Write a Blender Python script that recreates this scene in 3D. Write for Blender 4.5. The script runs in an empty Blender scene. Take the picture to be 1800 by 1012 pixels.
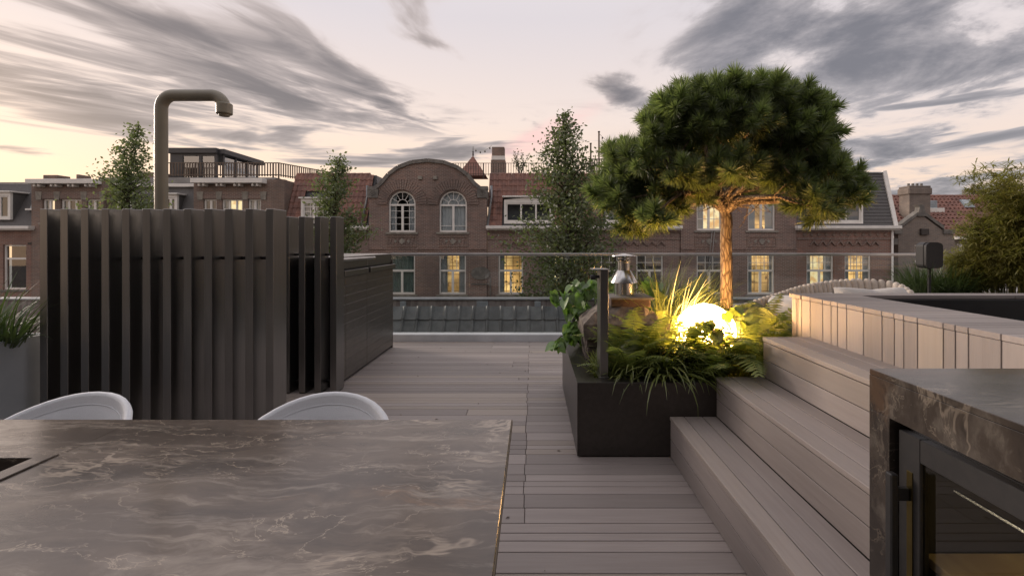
import bpy, bmesh, math, random
from mathutils import Vector, Matrix, Euler, Quaternion
from mathutils.geometry import tessellate_polygon
R = math.radians
random.seed(7)
SC = bpy.context.scene
COL = SC.collection

# ------------------------------------------------------------------ camera, world, sun, exposure
F = 850.0            # focal length in photo pixels (17 mm shift lens on 36 mm)
HX, HY = 937.0, 429.0  # vanishing point in the 1800x1012 photograph
EYE = 1.53
cam = bpy.data.cameras.new('camera'); camo = bpy.data.objects.new('camera', cam); COL.objects.link(camo)
cam.sensor_width = 36; cam.lens = F / 1800 * 36
cam.shift_x = -(HX - 900) / 1800; cam.shift_y = -(506 - HY) / 1800
cam.clip_start = 0.05; cam.clip_end = 2000
camo.location = (0, 0, EYE); camo.rotation_euler = (R(90), 0, 0)
SC.camera = camo

class NT:
    """tiny node-tree helper"""
    def __init__(s, nt): s.nt = nt; s.n = nt.nodes; s.l = nt.links
    def new(s, t, **kw):
        n = s.n.new(t)
        for k, v in kw.items(): setattr(n, k, v)
        return n
    def put(s, sock, v):
        if v is None: return
        if hasattr(v, 'is_output'): s.l.new(v, sock)
        else:
            try: sock.default_value = v
            except Exception: sock.default_value = tuple(v) + (1,)
    def m(s, op, a, b=None, c=None, clamp=False):
        n = s.new('ShaderNodeMath', operation=op, use_clamp=clamp)
        for i, v in enumerate((a, b, c)): s.put(n.inputs[i], v)
        return n.outputs[0]
    def mixc(s, f, a, b, blend='MIX'):
        n = s.new('ShaderNodeMix', data_type='RGBA', blend_type=blend)
        s.put(n.inputs[0], f)
        for i, v in ((6, a), (7, b)):
            if hasattr(v, 'is_output'): s.l.new(v, n.inputs[i])
            else: n.inputs[i].default_value = (*v[:3], 1)
        return n.outputs[2]
    def xyz(s, x, y, z):
        n = s.new('ShaderNodeCombineXYZ')
        for i, v in enumerate((x, y, z)): s.put(n.inputs[i], v)
        return n.outputs[0]
    def noise(s, vec, scale, detail=4, rough=.55, dist=0, out=0):
        n = s.new('ShaderNodeTexNoise'); s.put(n.inputs['Vector'], vec)
        s.put(n.inputs['Scale'], scale); n.inputs['Detail'].default_value = detail
        n.inputs['Roughness'].default_value = rough; n.inputs['Distortion'].default_value = dist
        return n.outputs[out]
    def ss(s, v, a, b):
        n = s.new('ShaderNodeMapRange', interpolation_type='SMOOTHSTEP'); s.put(n.inputs[0], v)
        n.inputs[1].default_value = a; n.inputs[2].default_value = b
        return n.outputs[0]
    def ramp(s, f, stops):
        n = s.new('ShaderNodeValToRGB'); s.put(n.inputs[0], f); e = n.color_ramp.elements
        while len(e) < len(stops): e.new(.5)
        for q, (p, c) in zip(e, stops): q.position = p; q.color = (*c[:3], 1)
        return n.outputs[0]

SUN_EL, SUN_AZ = R(9), R(-62)      # low, from the left beyond the roofs
w = bpy.data.worlds.new('World'); SC.world = w; w.use_nodes = True
def build_world():
    t = NT(w.node_tree); t.n.clear()
    tc = t.new('ShaderNodeTexCoord'); sp = t.new('ShaderNodeSeparateXYZ'); t.l.new(tc.outputs['Generated'], sp.inputs[0])
    dx, dy, dz = sp.outputs
    sky = t.new('ShaderNodeTexSky', sky_type='NISHITA', sun_disc=False)
    sky.sun_elevation = R(6); sky.sun_rotation = SUN_AZ; sky.air_density = 1.0; sky.dust_density = 2.0
    el = t.m('MAXIMUM', dz, 0.0)
    base = t.ramp(el, [(0.0, (.80, .50, .30)), (.10, (.80, .585, .435)), (.24, (.70, .592, .545)), (.42, (.59, .54, .555)), (.8, (.73, .69, .71))])
    # warm glow towards the set sun on the left, cooler towards the right
    toward = t.m('ADD', t.m('MULTIPLY', dx, math.sin(SUN_AZ)), t.m('MULTIPLY', dy, math.cos(SUN_AZ)))
    tw = t.m('MULTIPLY', t.ss(toward, -.3, 1.0), t.ss(el, .45, 0.0))
    base = t.mixc(t.m('MULTIPLY', tw, .45), base, (.95, .70, .48))
    cool = t.ss(toward, .55, -.5)
    base = t.mixc(t.m('MULTIPLY', cool, .22), base, (.56, .56, .61))
    az = t.m('ARCTAN2', dx, dy); elv = t.m('ARCSINE', dz)
    def mass(blobs):
        """where the cloud of this evening lies thicker or thinner: (azimuth, elevation, half widths in degrees, amount, slope)"""
        tot = None
        for a0, e0, sa, se, amp, sl in blobs:
            da = t.m('SUBTRACT', az, R(a0)); de = t.m('SUBTRACT', t.m('SUBTRACT', elv, R(e0)), t.m('MULTIPLY', da, -sl))
            q1 = t.m('ADD', t.m('POWER', t.m('ABSOLUTE', t.m('DIVIDE', da, R(sa))), 2.0), t.m('POWER', t.m('ABSOLUTE', t.m('DIVIDE', de, R(se))), 2.0))
            g = t.m('MULTIPLY', t.m('EXPONENT', t.m('MULTIPLY', q1, -1.0)), amp); tot = g if tot is None else t.m('ADD', tot, g)
        return tot
    # long drawn streaks, radiating from a low point ahead
    h = t.m('MAXIMUM', t.m('SUBTRACT', dz, t.m('MULTIPLY', dy, .15)), .035)
    p = t.xyz(t.m('ADD', t.m('DIVIDE', dx, h), 3.1), t.m('MULTIPLY', t.m('DIVIDE', dy, h), .30), 1.7)
    n1 = t.m('ADD', t.m('MULTIPLY', t.noise(p, .75, 6, .54, .8), .68), t.m('MULTIPLY', t.noise(p, 2.3, 5, .52, .8), .32))
    n1 = t.m('ADD', n1, mass([(-43, 12.3, 17, 2.3, .15, .10), (-22, 18.5, 15, 2.0, .10, .55), (-12, 22.5, 4, 1.5, .10, .6), (-7, 23, 6, 6, -.07, 0), (-30, 15.0, 16, 2.6, .11, .28), (-42, 20.5, 15, 2.0, .06, .2), (-15, 12.5, 9, 1.2, .12, .2), (8, 24, 9, 9, -.10, 0)]))
    left = t.ss(dx, .24, -.06)
    s1 = t.m('MULTIPLY', t.m('MULTIPLY', t.ss(n1, .43, .74), left), t.m('MULTIPLY', t.ss(h, .04, .13), t.ss(elv, R(4), R(8))))
    # broken heaped cloud on the right
    q = t.m('ADD', dz, .12)
    p2 = t.xyz(t.m('DIVIDE', dx, q), t.m('MULTIPLY', t.m('DIVIDE', dy, q), .9), .35)
    n2 = t.m('ADD', t.noise(p2, 1.9, 8, .6, .3), mass([(44, 20, 15, 6, .11, 0), (27, 22, 8, 4, .07, 0), (9.9, 17.2, 3.0, 1.1, .24, .2), (25, 12, 7, 5, -.05, 0)]))
    right = t.ss(dx, .04, .36)
    s2 = t.m('MULTIPLY', t.ss(n2, .40, .73), t.m('MAXIMUM', right, t.ss(mass([(9.9, 17.2, 4.5, 2.4, 1.0, .2)]), .1, .6)))
    # level bars low over the roofs
    p3 = t.xyz(t.m('MULTIPLY', az, 2.6), t.m('MULTIPLY', dz, 24), 4.2)
    n3 = t.m('ADD', t.noise(p3, 1.0, 5, .55, .5), mass([(-19, 8.6, 9, .8, .20, 0), (38, 9.5, 14, 1.0, .14, 0), (-50, 8, 12, .6, .1, 0), (-40, 11.4, 14, 1.6, .27, .04)]))
    s3 = t.m('MULTIPLY', t.m('MULTIPLY', t.ss(n3, .54, .72), t.ss(dz, .06, .12)), t.ss(dz, .32, .20))
    dens = t.m('MAXIMUM', t.m('MAXIMUM', s1, s2), t.m('MULTIPLY', s3, .88), clamp=True)
    ccol = t.ramp(dens, [(0.0, (.66, .56, .52)), (.35, (.43, .365, .345)), (1.0, (.165, .145, .145))])
    ccol = t.mixc(t.m('MULTIPLY', right, .75), ccol, t.ramp(dens, [(0.0, (.54, .51, .53)), (.4, (.36, .34, .36)), (1.0, (.165, .165, .19))]))
    col = t.mixc(t.ss(dens, 0.0, .55), base, ccol)
    # a brush of pink
    pk = t.m('MULTIPLY', t.ss(mass([(1, 12.5, 7, 1.6, 1.0, -.45)]), .15, .9), t.ss(t.noise(p3, 1.3, 4, .6), .25, .55))
    col = t.mixc(t.m('MULTIPLY', pk, .75), col, (.80, .50, .47))
    col = t.mixc(1.0, col, (9.0, 9.0, 9.0), 'MULTIPLY')
    nsk = t.mixc(1.0, sky.outputs[0], (.10, .10, .12), 'MULTIPLY')
    col = t.mixc(1.0, col, nsk, 'ADD')
    bg = t.new('ShaderNodeBackground'); t.l.new(col, bg.inputs[0]); bg.inputs[1].default_value = .1
    out = t.new('ShaderNodeOutputWorld'); t.l.new(bg.outputs[0], out.inputs[0])
build_world()
sun = bpy.data.lights.new('sun', 'SUN'); sun.energy = 2.0; sun.angle = R(18); sun.color = (1, .86, .74)
suno = bpy.data.objects.new('sun', sun); COL.objects.link(suno)
sd = Vector((math.sin(SUN_AZ) * math.cos(R(14)), math.cos(SUN_AZ) * math.cos(R(14)), math.sin(R(14))))
suno.rotation_euler = sd.to_track_quat('Z', 'Y').to_euler(); suno.location = (-20, 10, 20)
vs = SC.view_settings
vs.view_transform = 'Standard'; vs.look = 'None'; vs.gamma = 1; vs.use_curve_mapping = False; vs.exposure = 0.5
SC.cycles.use_denoising = True
SC.cycles.max_bounces = 8; SC.cycles.transparent_max_bounces = 24
SC.cycles.sample_clamp_indirect = 4.0

# ------------------------------------------------------------------ materials
MATS = {}
def newmat(name):
    m = bpy.data.materials.new(name); m.use_nodes = True; t = NT(m.node_tree); t.n.clear()
    out = t.new('ShaderNodeOutputMaterial'); MATS[name] = m
    return m, t, out
def bsdf(t, out, col, rough=.6, metal=0, spec=.5, normal=None, coat=0, **kw):
    b = t.new('ShaderNodeBsdfPrincipled')
    t.put(b.inputs['Base Color'], col if hasattr(col, 'is_output') else (*col[:3], 1))
    t.put(b.inputs['Roughness'], rough); t.put(b.inputs['Metallic'], metal); b.inputs['Specular IOR Level'].default_value = spec
    if normal is not None: t.l.new(normal, b.inputs['Normal'])
    if coat: b.inputs['Coat Weight'].default_value = coat; b.inputs['Coat Roughness'].default_value = .12
    for k, v in kw.items(): t.put(b.inputs[k.replace('_', ' ')], v)
    t.l.new(b.outputs[0], out.inputs[0]); return b
def bump(t, h, strength=.3, dist=.01):
    b = t.new('ShaderNodeBump'); b.inputs['Strength'].default_value = strength; b.inputs['Distance'].default_value = dist
    t.l.new(h, b.inputs['Height']); return b.outputs[0]
def ocoord(t, sc=(1, 1, 1), rnd=False):
    tc = t.new('ShaderNodeTexCoord'); mp = t.new('ShaderNodeMapping'); mp.inputs['Scale'].default_value = sc
    t.l.new(tc.outputs['Object'], mp.inputs[0])
    if rnd:
        oi = t.new('ShaderNodeObjectInfo'); t.l.new(t.xyz(t.m('MULTIPLY', oi.outputs['Random'], 37.0), t.m('MULTIPLY', oi.outputs['Random'], 91.0), 0.0), mp.inputs['Location'])
    return mp.outputs[0]
def orand(t): return t.new('ShaderNodeObjectInfo').outputs['Random']
def pmat(name, c1, c2=None, scale=6, stretch=(1, 1, 1), rough=.6, metal=0, spec=.5, bmp=0, bscale=None, rnd=0, coat=0, lo=.35, hi=.65, rvar=.1):
    """plain surface: two tones mixed by noise, relief from a finer noise, tone per object"""
    m, t, out = newmat(name); v = ocoord(t, stretch, rnd > 0)
    c2 = c2 or tuple(x * .8 for x in c1)
    n = t.noise(v, scale, 5)
    col = t.mixc(t.ss(n, lo, hi), c1, c2)
    if rnd:
        r = t.m('ADD', t.m('MULTIPLY', orand(t), 2 * rnd), 1 - rnd)
        col = t.mixc(1.0, col, t.xyz(r, r, r), 'MULTIPLY')
    rr = t.m('ADD', t.m('MULTIPLY', t.noise(v, scale * 2.3, 3), rvar), rough - rvar / 2)
    nm = bump(t, t.noise(v, bscale or scale * 8, 4), bmp) if bmp else None
    bsdf(t, out, col, rr, metal, spec, nm, coat)
    return m
def woodmat(name, stretch):
    m, t, out = newmat(name); v = ocoord(t, stretch, True); r = orand(t)
    g = t.noise(v, 22, 6, .65); g2 = t.noise(v, 3.0, 4, .6, .8)
    col = t.mixc(t.ss(g, .3, .7), (.290, .250, .236), (.330, .287, .272))
    col = t.mixc(t.m('MULTIPLY', t.ss(g2, .55, .75), .45), col, (.245, .213, .204))
    br = t.m('ADD', t.m('MULTIPLY', r, .36), .80)
    col = t.mixc(1.0, col, t.xyz(br, t.m('MULTIPLY', br, .995), t.m('MULTIPLY', br, .985)), 'MULTIPLY')
    # warm boards here and there
    col = t.mixc(t.m('MULTIPLY', t.ss(t.m('FRACT', t.m('MULTIPLY', r, 13.7)), .8, 1.0), .35), col, (.44, .36, .28))
    bsdf(t, out, col, t.m('ADD', t.m('MULTIPLY', g, .15), .46), 0, .4, bump(t, g, .18, .004))
    return m
woodmat('wood_x', (.12, 2.2, 2.2)); woodmat('wood_y', (2.2, .12, 2.2)); woodmat('wood_z', (2.2, 2.2, .12))
def brickmat(name, c1, c2, mortar, bw=.22, bh=.066, dirt=(.05, .04, .036)):
    m, t, out = newmat(name); tc = t.new('ShaderNodeTexCoord'); sp = t.new('ShaderNodeSeparateXYZ'); t.l.new(tc.outputs['Object'], sp.inputs[0])
    v = t.xyz(t.m('ADD', sp.outputs[0], t.m('MULTIPLY', sp.outputs[1], 1.0)), sp.outputs[2], 0.0)
    b = t.new('ShaderNodeTexBrick'); t.l.new(v, b.inputs['Vector'])
    b.inputs['Scale'].default_value = 1; b.inputs['Brick Width'].default_value = bw; b.inputs['Row Height'].default_value = bh
    b.inputs['Mortar Size'].default_value = .011; b.inputs['Bias'].default_value = 0
    b.inputs['Color1'].default_value = (*c1, 1); b.inputs['Color2'].default_value = (*c2, 1); b.inputs['Mortar'].default_value = (*mortar, 1)
    big = t.noise(tc.outputs['Object'], .35, 5, .6, .4); mid = t.noise(tc.outputs['Object'], 2.2, 5, .65)
    col = t.mixc(t.m('MULTIPLY', t.ss(big, .42, .68), .6), b.outputs[0], dirt)
    col = t.mixc(t.m('MULTIPLY', t.ss(mid, .5, .75), .35), col, tuple(x * 1.5 for x in c1))
    # streaks of lime below sills
    st = t.noise(t.xyz(t.m('MULTIPLY', sp.outputs[0], 3.0), t.m('MULTIPLY', sp.outputs[2], .35), 0.0), 1.0, 4, .6)
    col = t.mixc(t.m('MULTIPLY', t.ss(st, .60, .78), .28), col, (.26, .22, .20))
    bsdf(t, out, col, .9, 0, .2, bump(t, t.m('ADD', t.m('MULTIPLY', b.outputs['Fac'], -1.0), t.m('MULTIPLY', mid, .6)), .5, .012))
    return m
brickmat('brick_dark', (.255, .158, .125), (.165, .115, .098), (.36, .30, .265), dirt=(.13, .105, .096))
brickmat('brick_brown', (.26, .165, .125), (.19, .135, .112), (.30, .26, .23), dirt=(.12, .095, .082))
brickmat('brick_red', (.30, .155, .115), (.23, .135, .108), (.32, .27, .24), dirt=(.13, .085, .07))
brickmat('brick_grey', (.25, .20, .165), (.19, .16, .138), (.27, .24, .215), dirt=(.12, .10, .09))
pmat('stone', (.30, .275, .235), (.21, .19, .165), 5, rough=.85, bmp=.3)
pmat('stone_grey', (.20, .185, .165), (.13, .12, .11), 4, rough=.85, bmp=.3)
pmat('white_paint', (.80, .77, .72), (.72, .69, .65), 3, rough=.5)
pmat('zinc', (.30, .31, .32), (.22, .23, .24), 3, rough=.45, metal=.6)
pmat('slate', (.115, .108, .104), (.080, .076, .075), 14, (1, 1, 3), rough=.6, bmp=.3)
def tilemat(name, c1, c2, c3):
    m, t, out = newmat(name); tc = t.new('ShaderNodeTexCoord'); sp = t.new('ShaderNodeSeparateXYZ'); t.l.new(tc.outputs['Object'], sp.inputs[0])
    cell = t.xyz(t.m('FLOOR', t.m('DIVIDE', sp.outputs[0], .23)), t.m('FLOOR', t.m('DIVIDE', sp.outputs[2], .29)), 0.0)
    wn = t.new('ShaderNodeTexWhiteNoise', noise_dimensions='3D'); t.l.new(cell, wn.inputs['Vector'])
    col = t.mixc(wn.outputs['Value'], c1, c2)
    col = t.mixc(t.m('MULTIPLY', t.ss(t.noise(tc.outputs['Object'], 1.3, 5, .65), .45, .7), .6), col, c3)
    bsdf(t, out, col, .62, 0, .4, bump(t, t.noise(tc.outputs['Object'], 40, 3), .2))
tilemat('pantile', (.27, .135, .10), (.19, .100, .080), (.115, .075, .066))
tilemat('pantile_old', (.30, .145, .108), (.22, .108, .084), (.13, .08, .068))
pmat('tile_grey', (.115, .122, .122), (.070, .076, .077), 5, rough=.5, bmp=.25, rnd=.18)
pmat('slat_metal', (.275, .265, .255), (.255, .246, .238), 60, (1, 1, .05), rough=.31, metal=.95, rvar=.05)
pmat('black_metal', (.030, .029, .030), (.036, .034, .034), 40, rough=.42, metal=.2, bmp=.04)
pmat('planter_metal', (.075, .068, .062), (.085, .076, .07), 30, rough=.33, metal=.75, bmp=.04)
pmat('cabinet_metal', (.22, .20, .18), (.19, .175, .16), 30, (1, .2, 1), rough=.36, metal=.85, bmp=.05, rnd=.07)
pmat('grey_planter', (.42, .445, .47), (.37, .395, .42), 3, rough=.65, bmp=.08)
pmat('white_metal', (.60, .61, .63), (.50, .51, .53), 2, rough=.45)
pmat('steel', (.62, .61, .60), (.5, .49, .48), 4, (8, 8, .6), rough=.20, metal=1, bmp=.05)
pmat('rail_steel', (.55, .53, .51), (.45, .43, .42), 4, rough=.3, metal=.9)
pmat('pipe_paint', (.265, .235, .175), (.235, .21, .16), 6, rough=.38, bmp=.02)
pmat('chair_shell', (.80, .81, .84), (.74, .75, .78), 260, rough=.8, bmp=.25, bscale=420)
pmat('chair_leg', (.20, .14, .09), None, 8, rough=.5)
pmat('soil', (.022, .016, .012), (.04, .028, .02), 20, rough=.95, bmp=.9)
pmat('chimney_stone', (.22, .185, .155), (.11, .09, .078), 14, rough=.92, bmp=.7, bscale=60)
pmat('chimney_brick', (.10, .078, .068), (.065, .05, .045), 12, rough=.9, bmp=.6, bscale=70, rnd=.25)
pmat('terracotta', (.10, .055, .038), (.065, .04, .03), 9, rough=.85, bmp=.4)
pmat('rope', (.62, .54, .465), (.54, .47, .405), 60, (1, 1, .4), rough=.9, bmp=.4, rnd=.1)
pmat('cushion', (.66, .62, .58), (.58, .54, .51), 7, rough=.95, bmp=.2, bscale=220)
pmat('lava', (.010, .010, .011), (.03, .03, .032), 18, rough=.6, bmp=.8)
pmat('gravel', (.50, .48, .46), (.28, .27, .26), 30, rough=.9, bmp=.5)
pmat('asphalt', (.05, .05, .052), (.07, .068, .066), 3, rough=.9, bmp=.3)
pmat('concrete', (.28, .27, .26), (.22, .21, .2), 2, rough=.85, bmp=.2)
pmat('parapet_brick', (.15, .125, .115), (.27, .24, .225), 6, (1.6, 1, .35), rough=.9, bmp=.4)
pmat('lead', (.33, .37, .40), (.25, .28, .30), 4, rough=.5, metal=.3)
pmat('dark_panel', (.035, .034, .036), None, 6, rough=.5)
pmat('pavilion_clad', (.055, .055, .058), (.07, .068, .068), 5, (1, 1, 6), rough=.5)
pmat('iron', (.06, .05, .045), None, 10, rough=.6, metal=.2)
pmat('wood_old', (.16, .12, .09), (.10, .075, .06), 10, (1, 1, .2), rough=.85, bmp=.3)
pmat('shelf_wood', (.50, .36, .20), (.42, .29, .16), 12, (1, .1, 1), rough=.5)
pmat('edge_metal', (.10, .075, .045), None, 10, rough=.5, metal=.4)
pmat('brass', (.22, .17, .06), None, 10, rough=.22, metal=1)
pmat('curtain_white', (.52, .54, .55), (.42, .44, .46), 3, rough=.9)
pmat('curtain_green', (.20, .26, .245), (.16, .21, .20), 3, rough=.9)
pmat('room_dark', (.055, .045, .038), (.03, .026, .024), 2.5, rough=.9)
pmat('pool_liner', (.018, .017, .018), None, 8, rough=.5)
def barkmat(name, c1, c2):
    m, t, out = newmat(name); v = ocoord(t, (1, 1, .28)); vo = t.new('ShaderNodeTexVoronoi', feature='DISTANCE_TO_EDGE'); vo.inputs['Scale'].default_value = 34
    t.l.new(v, vo.inputs['Vector']); n = t.noise(v, 30, 5)
    col = t.mixc(t.ss(vo.outputs['Distance'], .0, .22), c2, t.mixc(n, c1, tuple(x * .7 for x in c1)))
    bsdf(t, out, col, .9, 0, .2, bump(t, t.m('ADD', vo.outputs['Distance'], t.m('MULTIPLY', n, .3)), .9, .02))
barkmat('pine_bark', (.33, .255, .18), (.10, .07, .05)); barkmat('bark', (.09, .07, .055), (.04, .03, .025))
def leafmat(name, c1, c2, trans=.35, scale=1.5, rnd=.2, gloss=.06):
    m, t, out = newmat(name); tc = t.new('ShaderNodeTexCoord'); geo = t.new('ShaderNodeNewGeometry')
    n = t.noise(tc.outputs['Object'], scale, 3)
    f = t.m('ADD', t.m('MULTIPLY', geo.outputs['Random Per Island'], .6), t.m('MULTIPLY', t.ss(n, .35, .65), .4))
    col = t.mixc(f, c1, c2)
    if rnd:
        r = t.m('ADD', t.m('MULTIPLY', orand(t), 2 * rnd), 1 - rnd); col = t.mixc(1.0, col, t.xyz(r, r, r), 'MULTIPLY')
    d = t.new('ShaderNodeBsdfDiffuse'); t.l.new(col, d.inputs[0])
    tr = t.new('ShaderNodeBsdfTranslucent'); t.l.new(t.mixc(1.0, col, (1.5, 1.6, .8), 'MULTIPLY'), tr.inputs[0])
    g = t.new('ShaderNodeBsdfGlossy'); g.inputs['Roughness'].default_value = .4; g.inputs[0].default_value = (.8, .8, .8, 1)
    a = t.new('ShaderNodeMixShader'); a.inputs[0].default_value = trans; t.l.new(d.outputs[0], a.inputs[1]); t.l.new(tr.outputs[0], a.inputs[2])
    b = t.new('ShaderNodeMixShader'); b.inputs[0].default_value = gloss; t.l.new(a.outputs[0], b.inputs[1]); t.l.new(g.outputs[0], b.inputs[2])
    t.l.new(b.outputs[0], out.inputs[0])
leafmat('needle', (.105, .142, .066), (.185, .21, .10), .5, 3, .42)
leafmat('tree_leaf', (.095, .125, .062), (.17, .20, .105), .45, .8)
leafmat('fern_leaf', (.15, .195, .07), (.25, .27, .10), .5, 4, .25)
leafmat('grass_leaf', (.11, .15, .045), (.24, .26, .09), .35, 6, .15)
leafmat('dark_grass', (.045, .075, .030), (.090, .125, .050), .3, 5, .15)
leafmat('ivy_leaf', (.085, .175, .045), (.18, .29, .075), .4, 3, .4, .09)
leafmat('bamboo_leaf', (.19, .20, .065), (.33, .29, .11), .5, 2)
leafmat('broad_leaf', (.07, .095, .03), (.10, .125, .04), .4, 6, .2)
def glassmat(name, tint=(1, 1, 1), rough=0.0, extra=0.0, ior=1.5):
    m, t, out = newmat(name); fr = t.new('ShaderNodeFresnel'); fr.inputs[0].default_value = ior
    tr = t.new('ShaderNodeBsdfTransparent'); tr.inputs[0].default_value = (*tint, 1)
    g = t.new('ShaderNodeBsdfGlossy'); g.inputs['Roughness'].default_value = rough
    mx = t.new('ShaderNodeMixShader'); geo = t.new('ShaderNodeNewGeometry'); t.l.new(t.m('MULTIPLY', t.m('ADD', t.m('MULTIPLY', fr.outputs[0], 1.4), extra, clamp=True), t.m('SUBTRACT', 1.0, geo.outputs['Backfacing'])), mx.inputs[0])
    t.l.new(tr.outputs[0], mx.inputs[1]); t.l.new(g.outputs[0], mx.inputs[2]); t.l.new(mx.outputs[0], out.inputs[0])
glassmat('window_glass', (.9, .93, .93), .02, .10); glassmat('rail_glass', (.93, .95, .94), .0, .015); glassmat('fridge_glass', (.72, .72, .68), .01, .02)
glassmat('pavilion_glass', (.75, .8, .85), .01, .30)
def emat(name, build):
    m, t, out = newmat(name); e = t.new('ShaderNodeEmission'); c, s = build(t); t.put(e.inputs[0], c if hasattr(c, 'is_output') else (*c, 1)); t.put(e.inputs[1], s)
    t.l.new(e.outputs[0], out.inputs[0])
emat('globe_light', lambda t: ((1.0, .52, .19), 52.0))
emat('led_strip', lambda t: ((1.0, .78, .36), 7.0))
def room(t):
    tc = t.new('ShaderNodeTexCoord'); v = tc.outputs['Object']
    b = t.new('ShaderNodeTexBrick'); b.inputs['Scale'].default_value = 1; b.inputs['Brick Width'].default_value = .34; b.inputs['Row Height'].default_value = .42; b.inputs['Mortar Size'].default_value = .022
    b.offset = 0
    b.inputs['Color1'].default_value = (1, .60, .22, 1); b.inputs['Color2'].default_value = (.75, .38, .11, 1); b.inputs['Mortar'].default_value = (.30, .15, .05, 1)
    sp = t.new('ShaderNodeSeparateXYZ'); t.l.new(v, sp.inputs[0]); t.l.new(t.xyz(sp.outputs[0], sp.outputs[2], 0.0), b.inputs['Vector'])
    n = t.noise(v, 3.2, 5, .7)
    c = t.mixc(t.ss(n, .50, .72), b.outputs[0], (.16, .07, .025))
    return c, t.m('ADD', t.m('MULTIPLY', t.ss(t.noise(v, .55, 3), .38, .66), 1.0), .35)
emat('lit_room', room)
emat('lit_bright', lambda t: (t.mixc(t.ss(t.noise(t.new('ShaderNodeTexCoord').outputs['Object'], 2.2, 4, .6), .4, .62), (1, .78, .42), (.75, .40, .14)), .95))
def marblemat(name, k=1.0):
    m, t, out = newmat(name); tc = t.new('ShaderNodeTexCoord'); v0 = tc.outputs['Object']
    wv = t.new('ShaderNodeVectorMath', operation='MULTIPLY_ADD'); t.l.new(t.noise(v0, 1.6, 4, .6, 0, 1), wv.inputs[0]); wv.inputs[1].default_value = (.5, .30, .30); t.l.new(v0, wv.inputs[2])
    mp = t.new('ShaderNodeMapping'); mp.inputs['Scale'].default_value = (.55, 1.5, 1.2); mp.inputs['Rotation'].default_value = (0, 0, R(14)); t.l.new(wv.outputs[0], mp.inputs[0]); v = mp.outputs[0]
    kv = 1.0 if k > .9 else .45
    cl = t.noise(v, 1.9, 9, .62, .5)
    col = t.ramp(cl, [(.30, (.048 * k, .038 * k, .031 * k)), (.45, (.082 * k, .064 * k, .052 * k)), (.56, (.125 * k, .098 * k, .078 * k)), (.74, (.34 * k, .295 * k, .255 * k))])
    mp2 = t.new('ShaderNodeMapping'); mp2.inputs['Scale'].default_value = (.75, 6.5, 4); mp2.inputs['Rotation'].default_value = (0, 0, R(9)); t.l.new(wv.outputs[0], mp2.inputs[0])
    st = t.noise(mp2.outputs[0], 2.4, 8, .68)
    col = t.mixc(t.m('MULTIPLY', t.ss(st, .50, .72), .55), col, (.38 * k, .33 * k, .28 * k))
    col = t.mixc(t.m('MULTIPLY', t.ss(st, .47, .28), .45), col, (.040 * k, .033 * k, .030 * k))
    def vein(sc, wd, seed, rz, sx):
        mp3 = t.new('ShaderNodeMapping'); mp3.inputs['Scale'].default_value = (sx, 1.5, 1.3); mp3.inputs['Location'].default_value = (seed, seed * 2, 0); mp3.inputs['Rotation'].default_value = (0, 0, R(rz)); t.l.new(wv.outputs[0], mp3.inputs[0])
        a = t.m('ABSOLUTE', t.m('SUBTRACT', t.noise(mp3.outputs[0], sc, 6, .58, .3), .5))
        return t.ss(a, wd, 0.0)
    gate = t.ss(t.noise(v0, 1.7, 3), .46, .64)
    col = t.mixc(t.m('MULTIPLY', t.m('MULTIPLY', vein(1.1, .012, 3.1, 20, .45), gate), .6), col, (.48 * kv, .40 * kv, .32 * kv))
    col = t.mixc(t.m('MULTIPLY', t.m('MULTIPLY', vein(2.6, .009, 8.3, 35, .7), t.ss(t.noise(v0, 2.3, 3), .46, .62)), .55), col, (.34 * kv, .28 * kv, .22 * kv))
    col = t.mixc(t.m('MULTIPLY', t.ss(t.noise(v, 1.5, 7, .72, .3), .57, .70), .5), col, (.27 * kv, .155 * kv, .085 * kv))
    col = t.mixc(t.m('MULTIPLY', t.m('MULTIPLY', vein(5.5, .010, 5.7, 10, .6), t.ss(t.noise(v0, 3.1, 3), .45, .6)), .5), col, (.5 * kv, .42 * kv, .33 * kv))
    bsdf(t, out, col, t.m('ADD', t.m('MULTIPLY', cl, .14), .13), 0, .6, bump(t, t.noise(v0, 55, 3), .025))
    return m
marblemat('marble', 1.0); marblemat('marble_dark', .36)
def watermat():
    m, t, out = newmat('water'); tc = t.new('ShaderNodeTexCoord')
    bsdf(t, out, (.02, .028, .032), .06, 0, .6, bump(t, t.noise(tc.outputs['Object'], 6, 3), .15, .02))
watermat()

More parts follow.
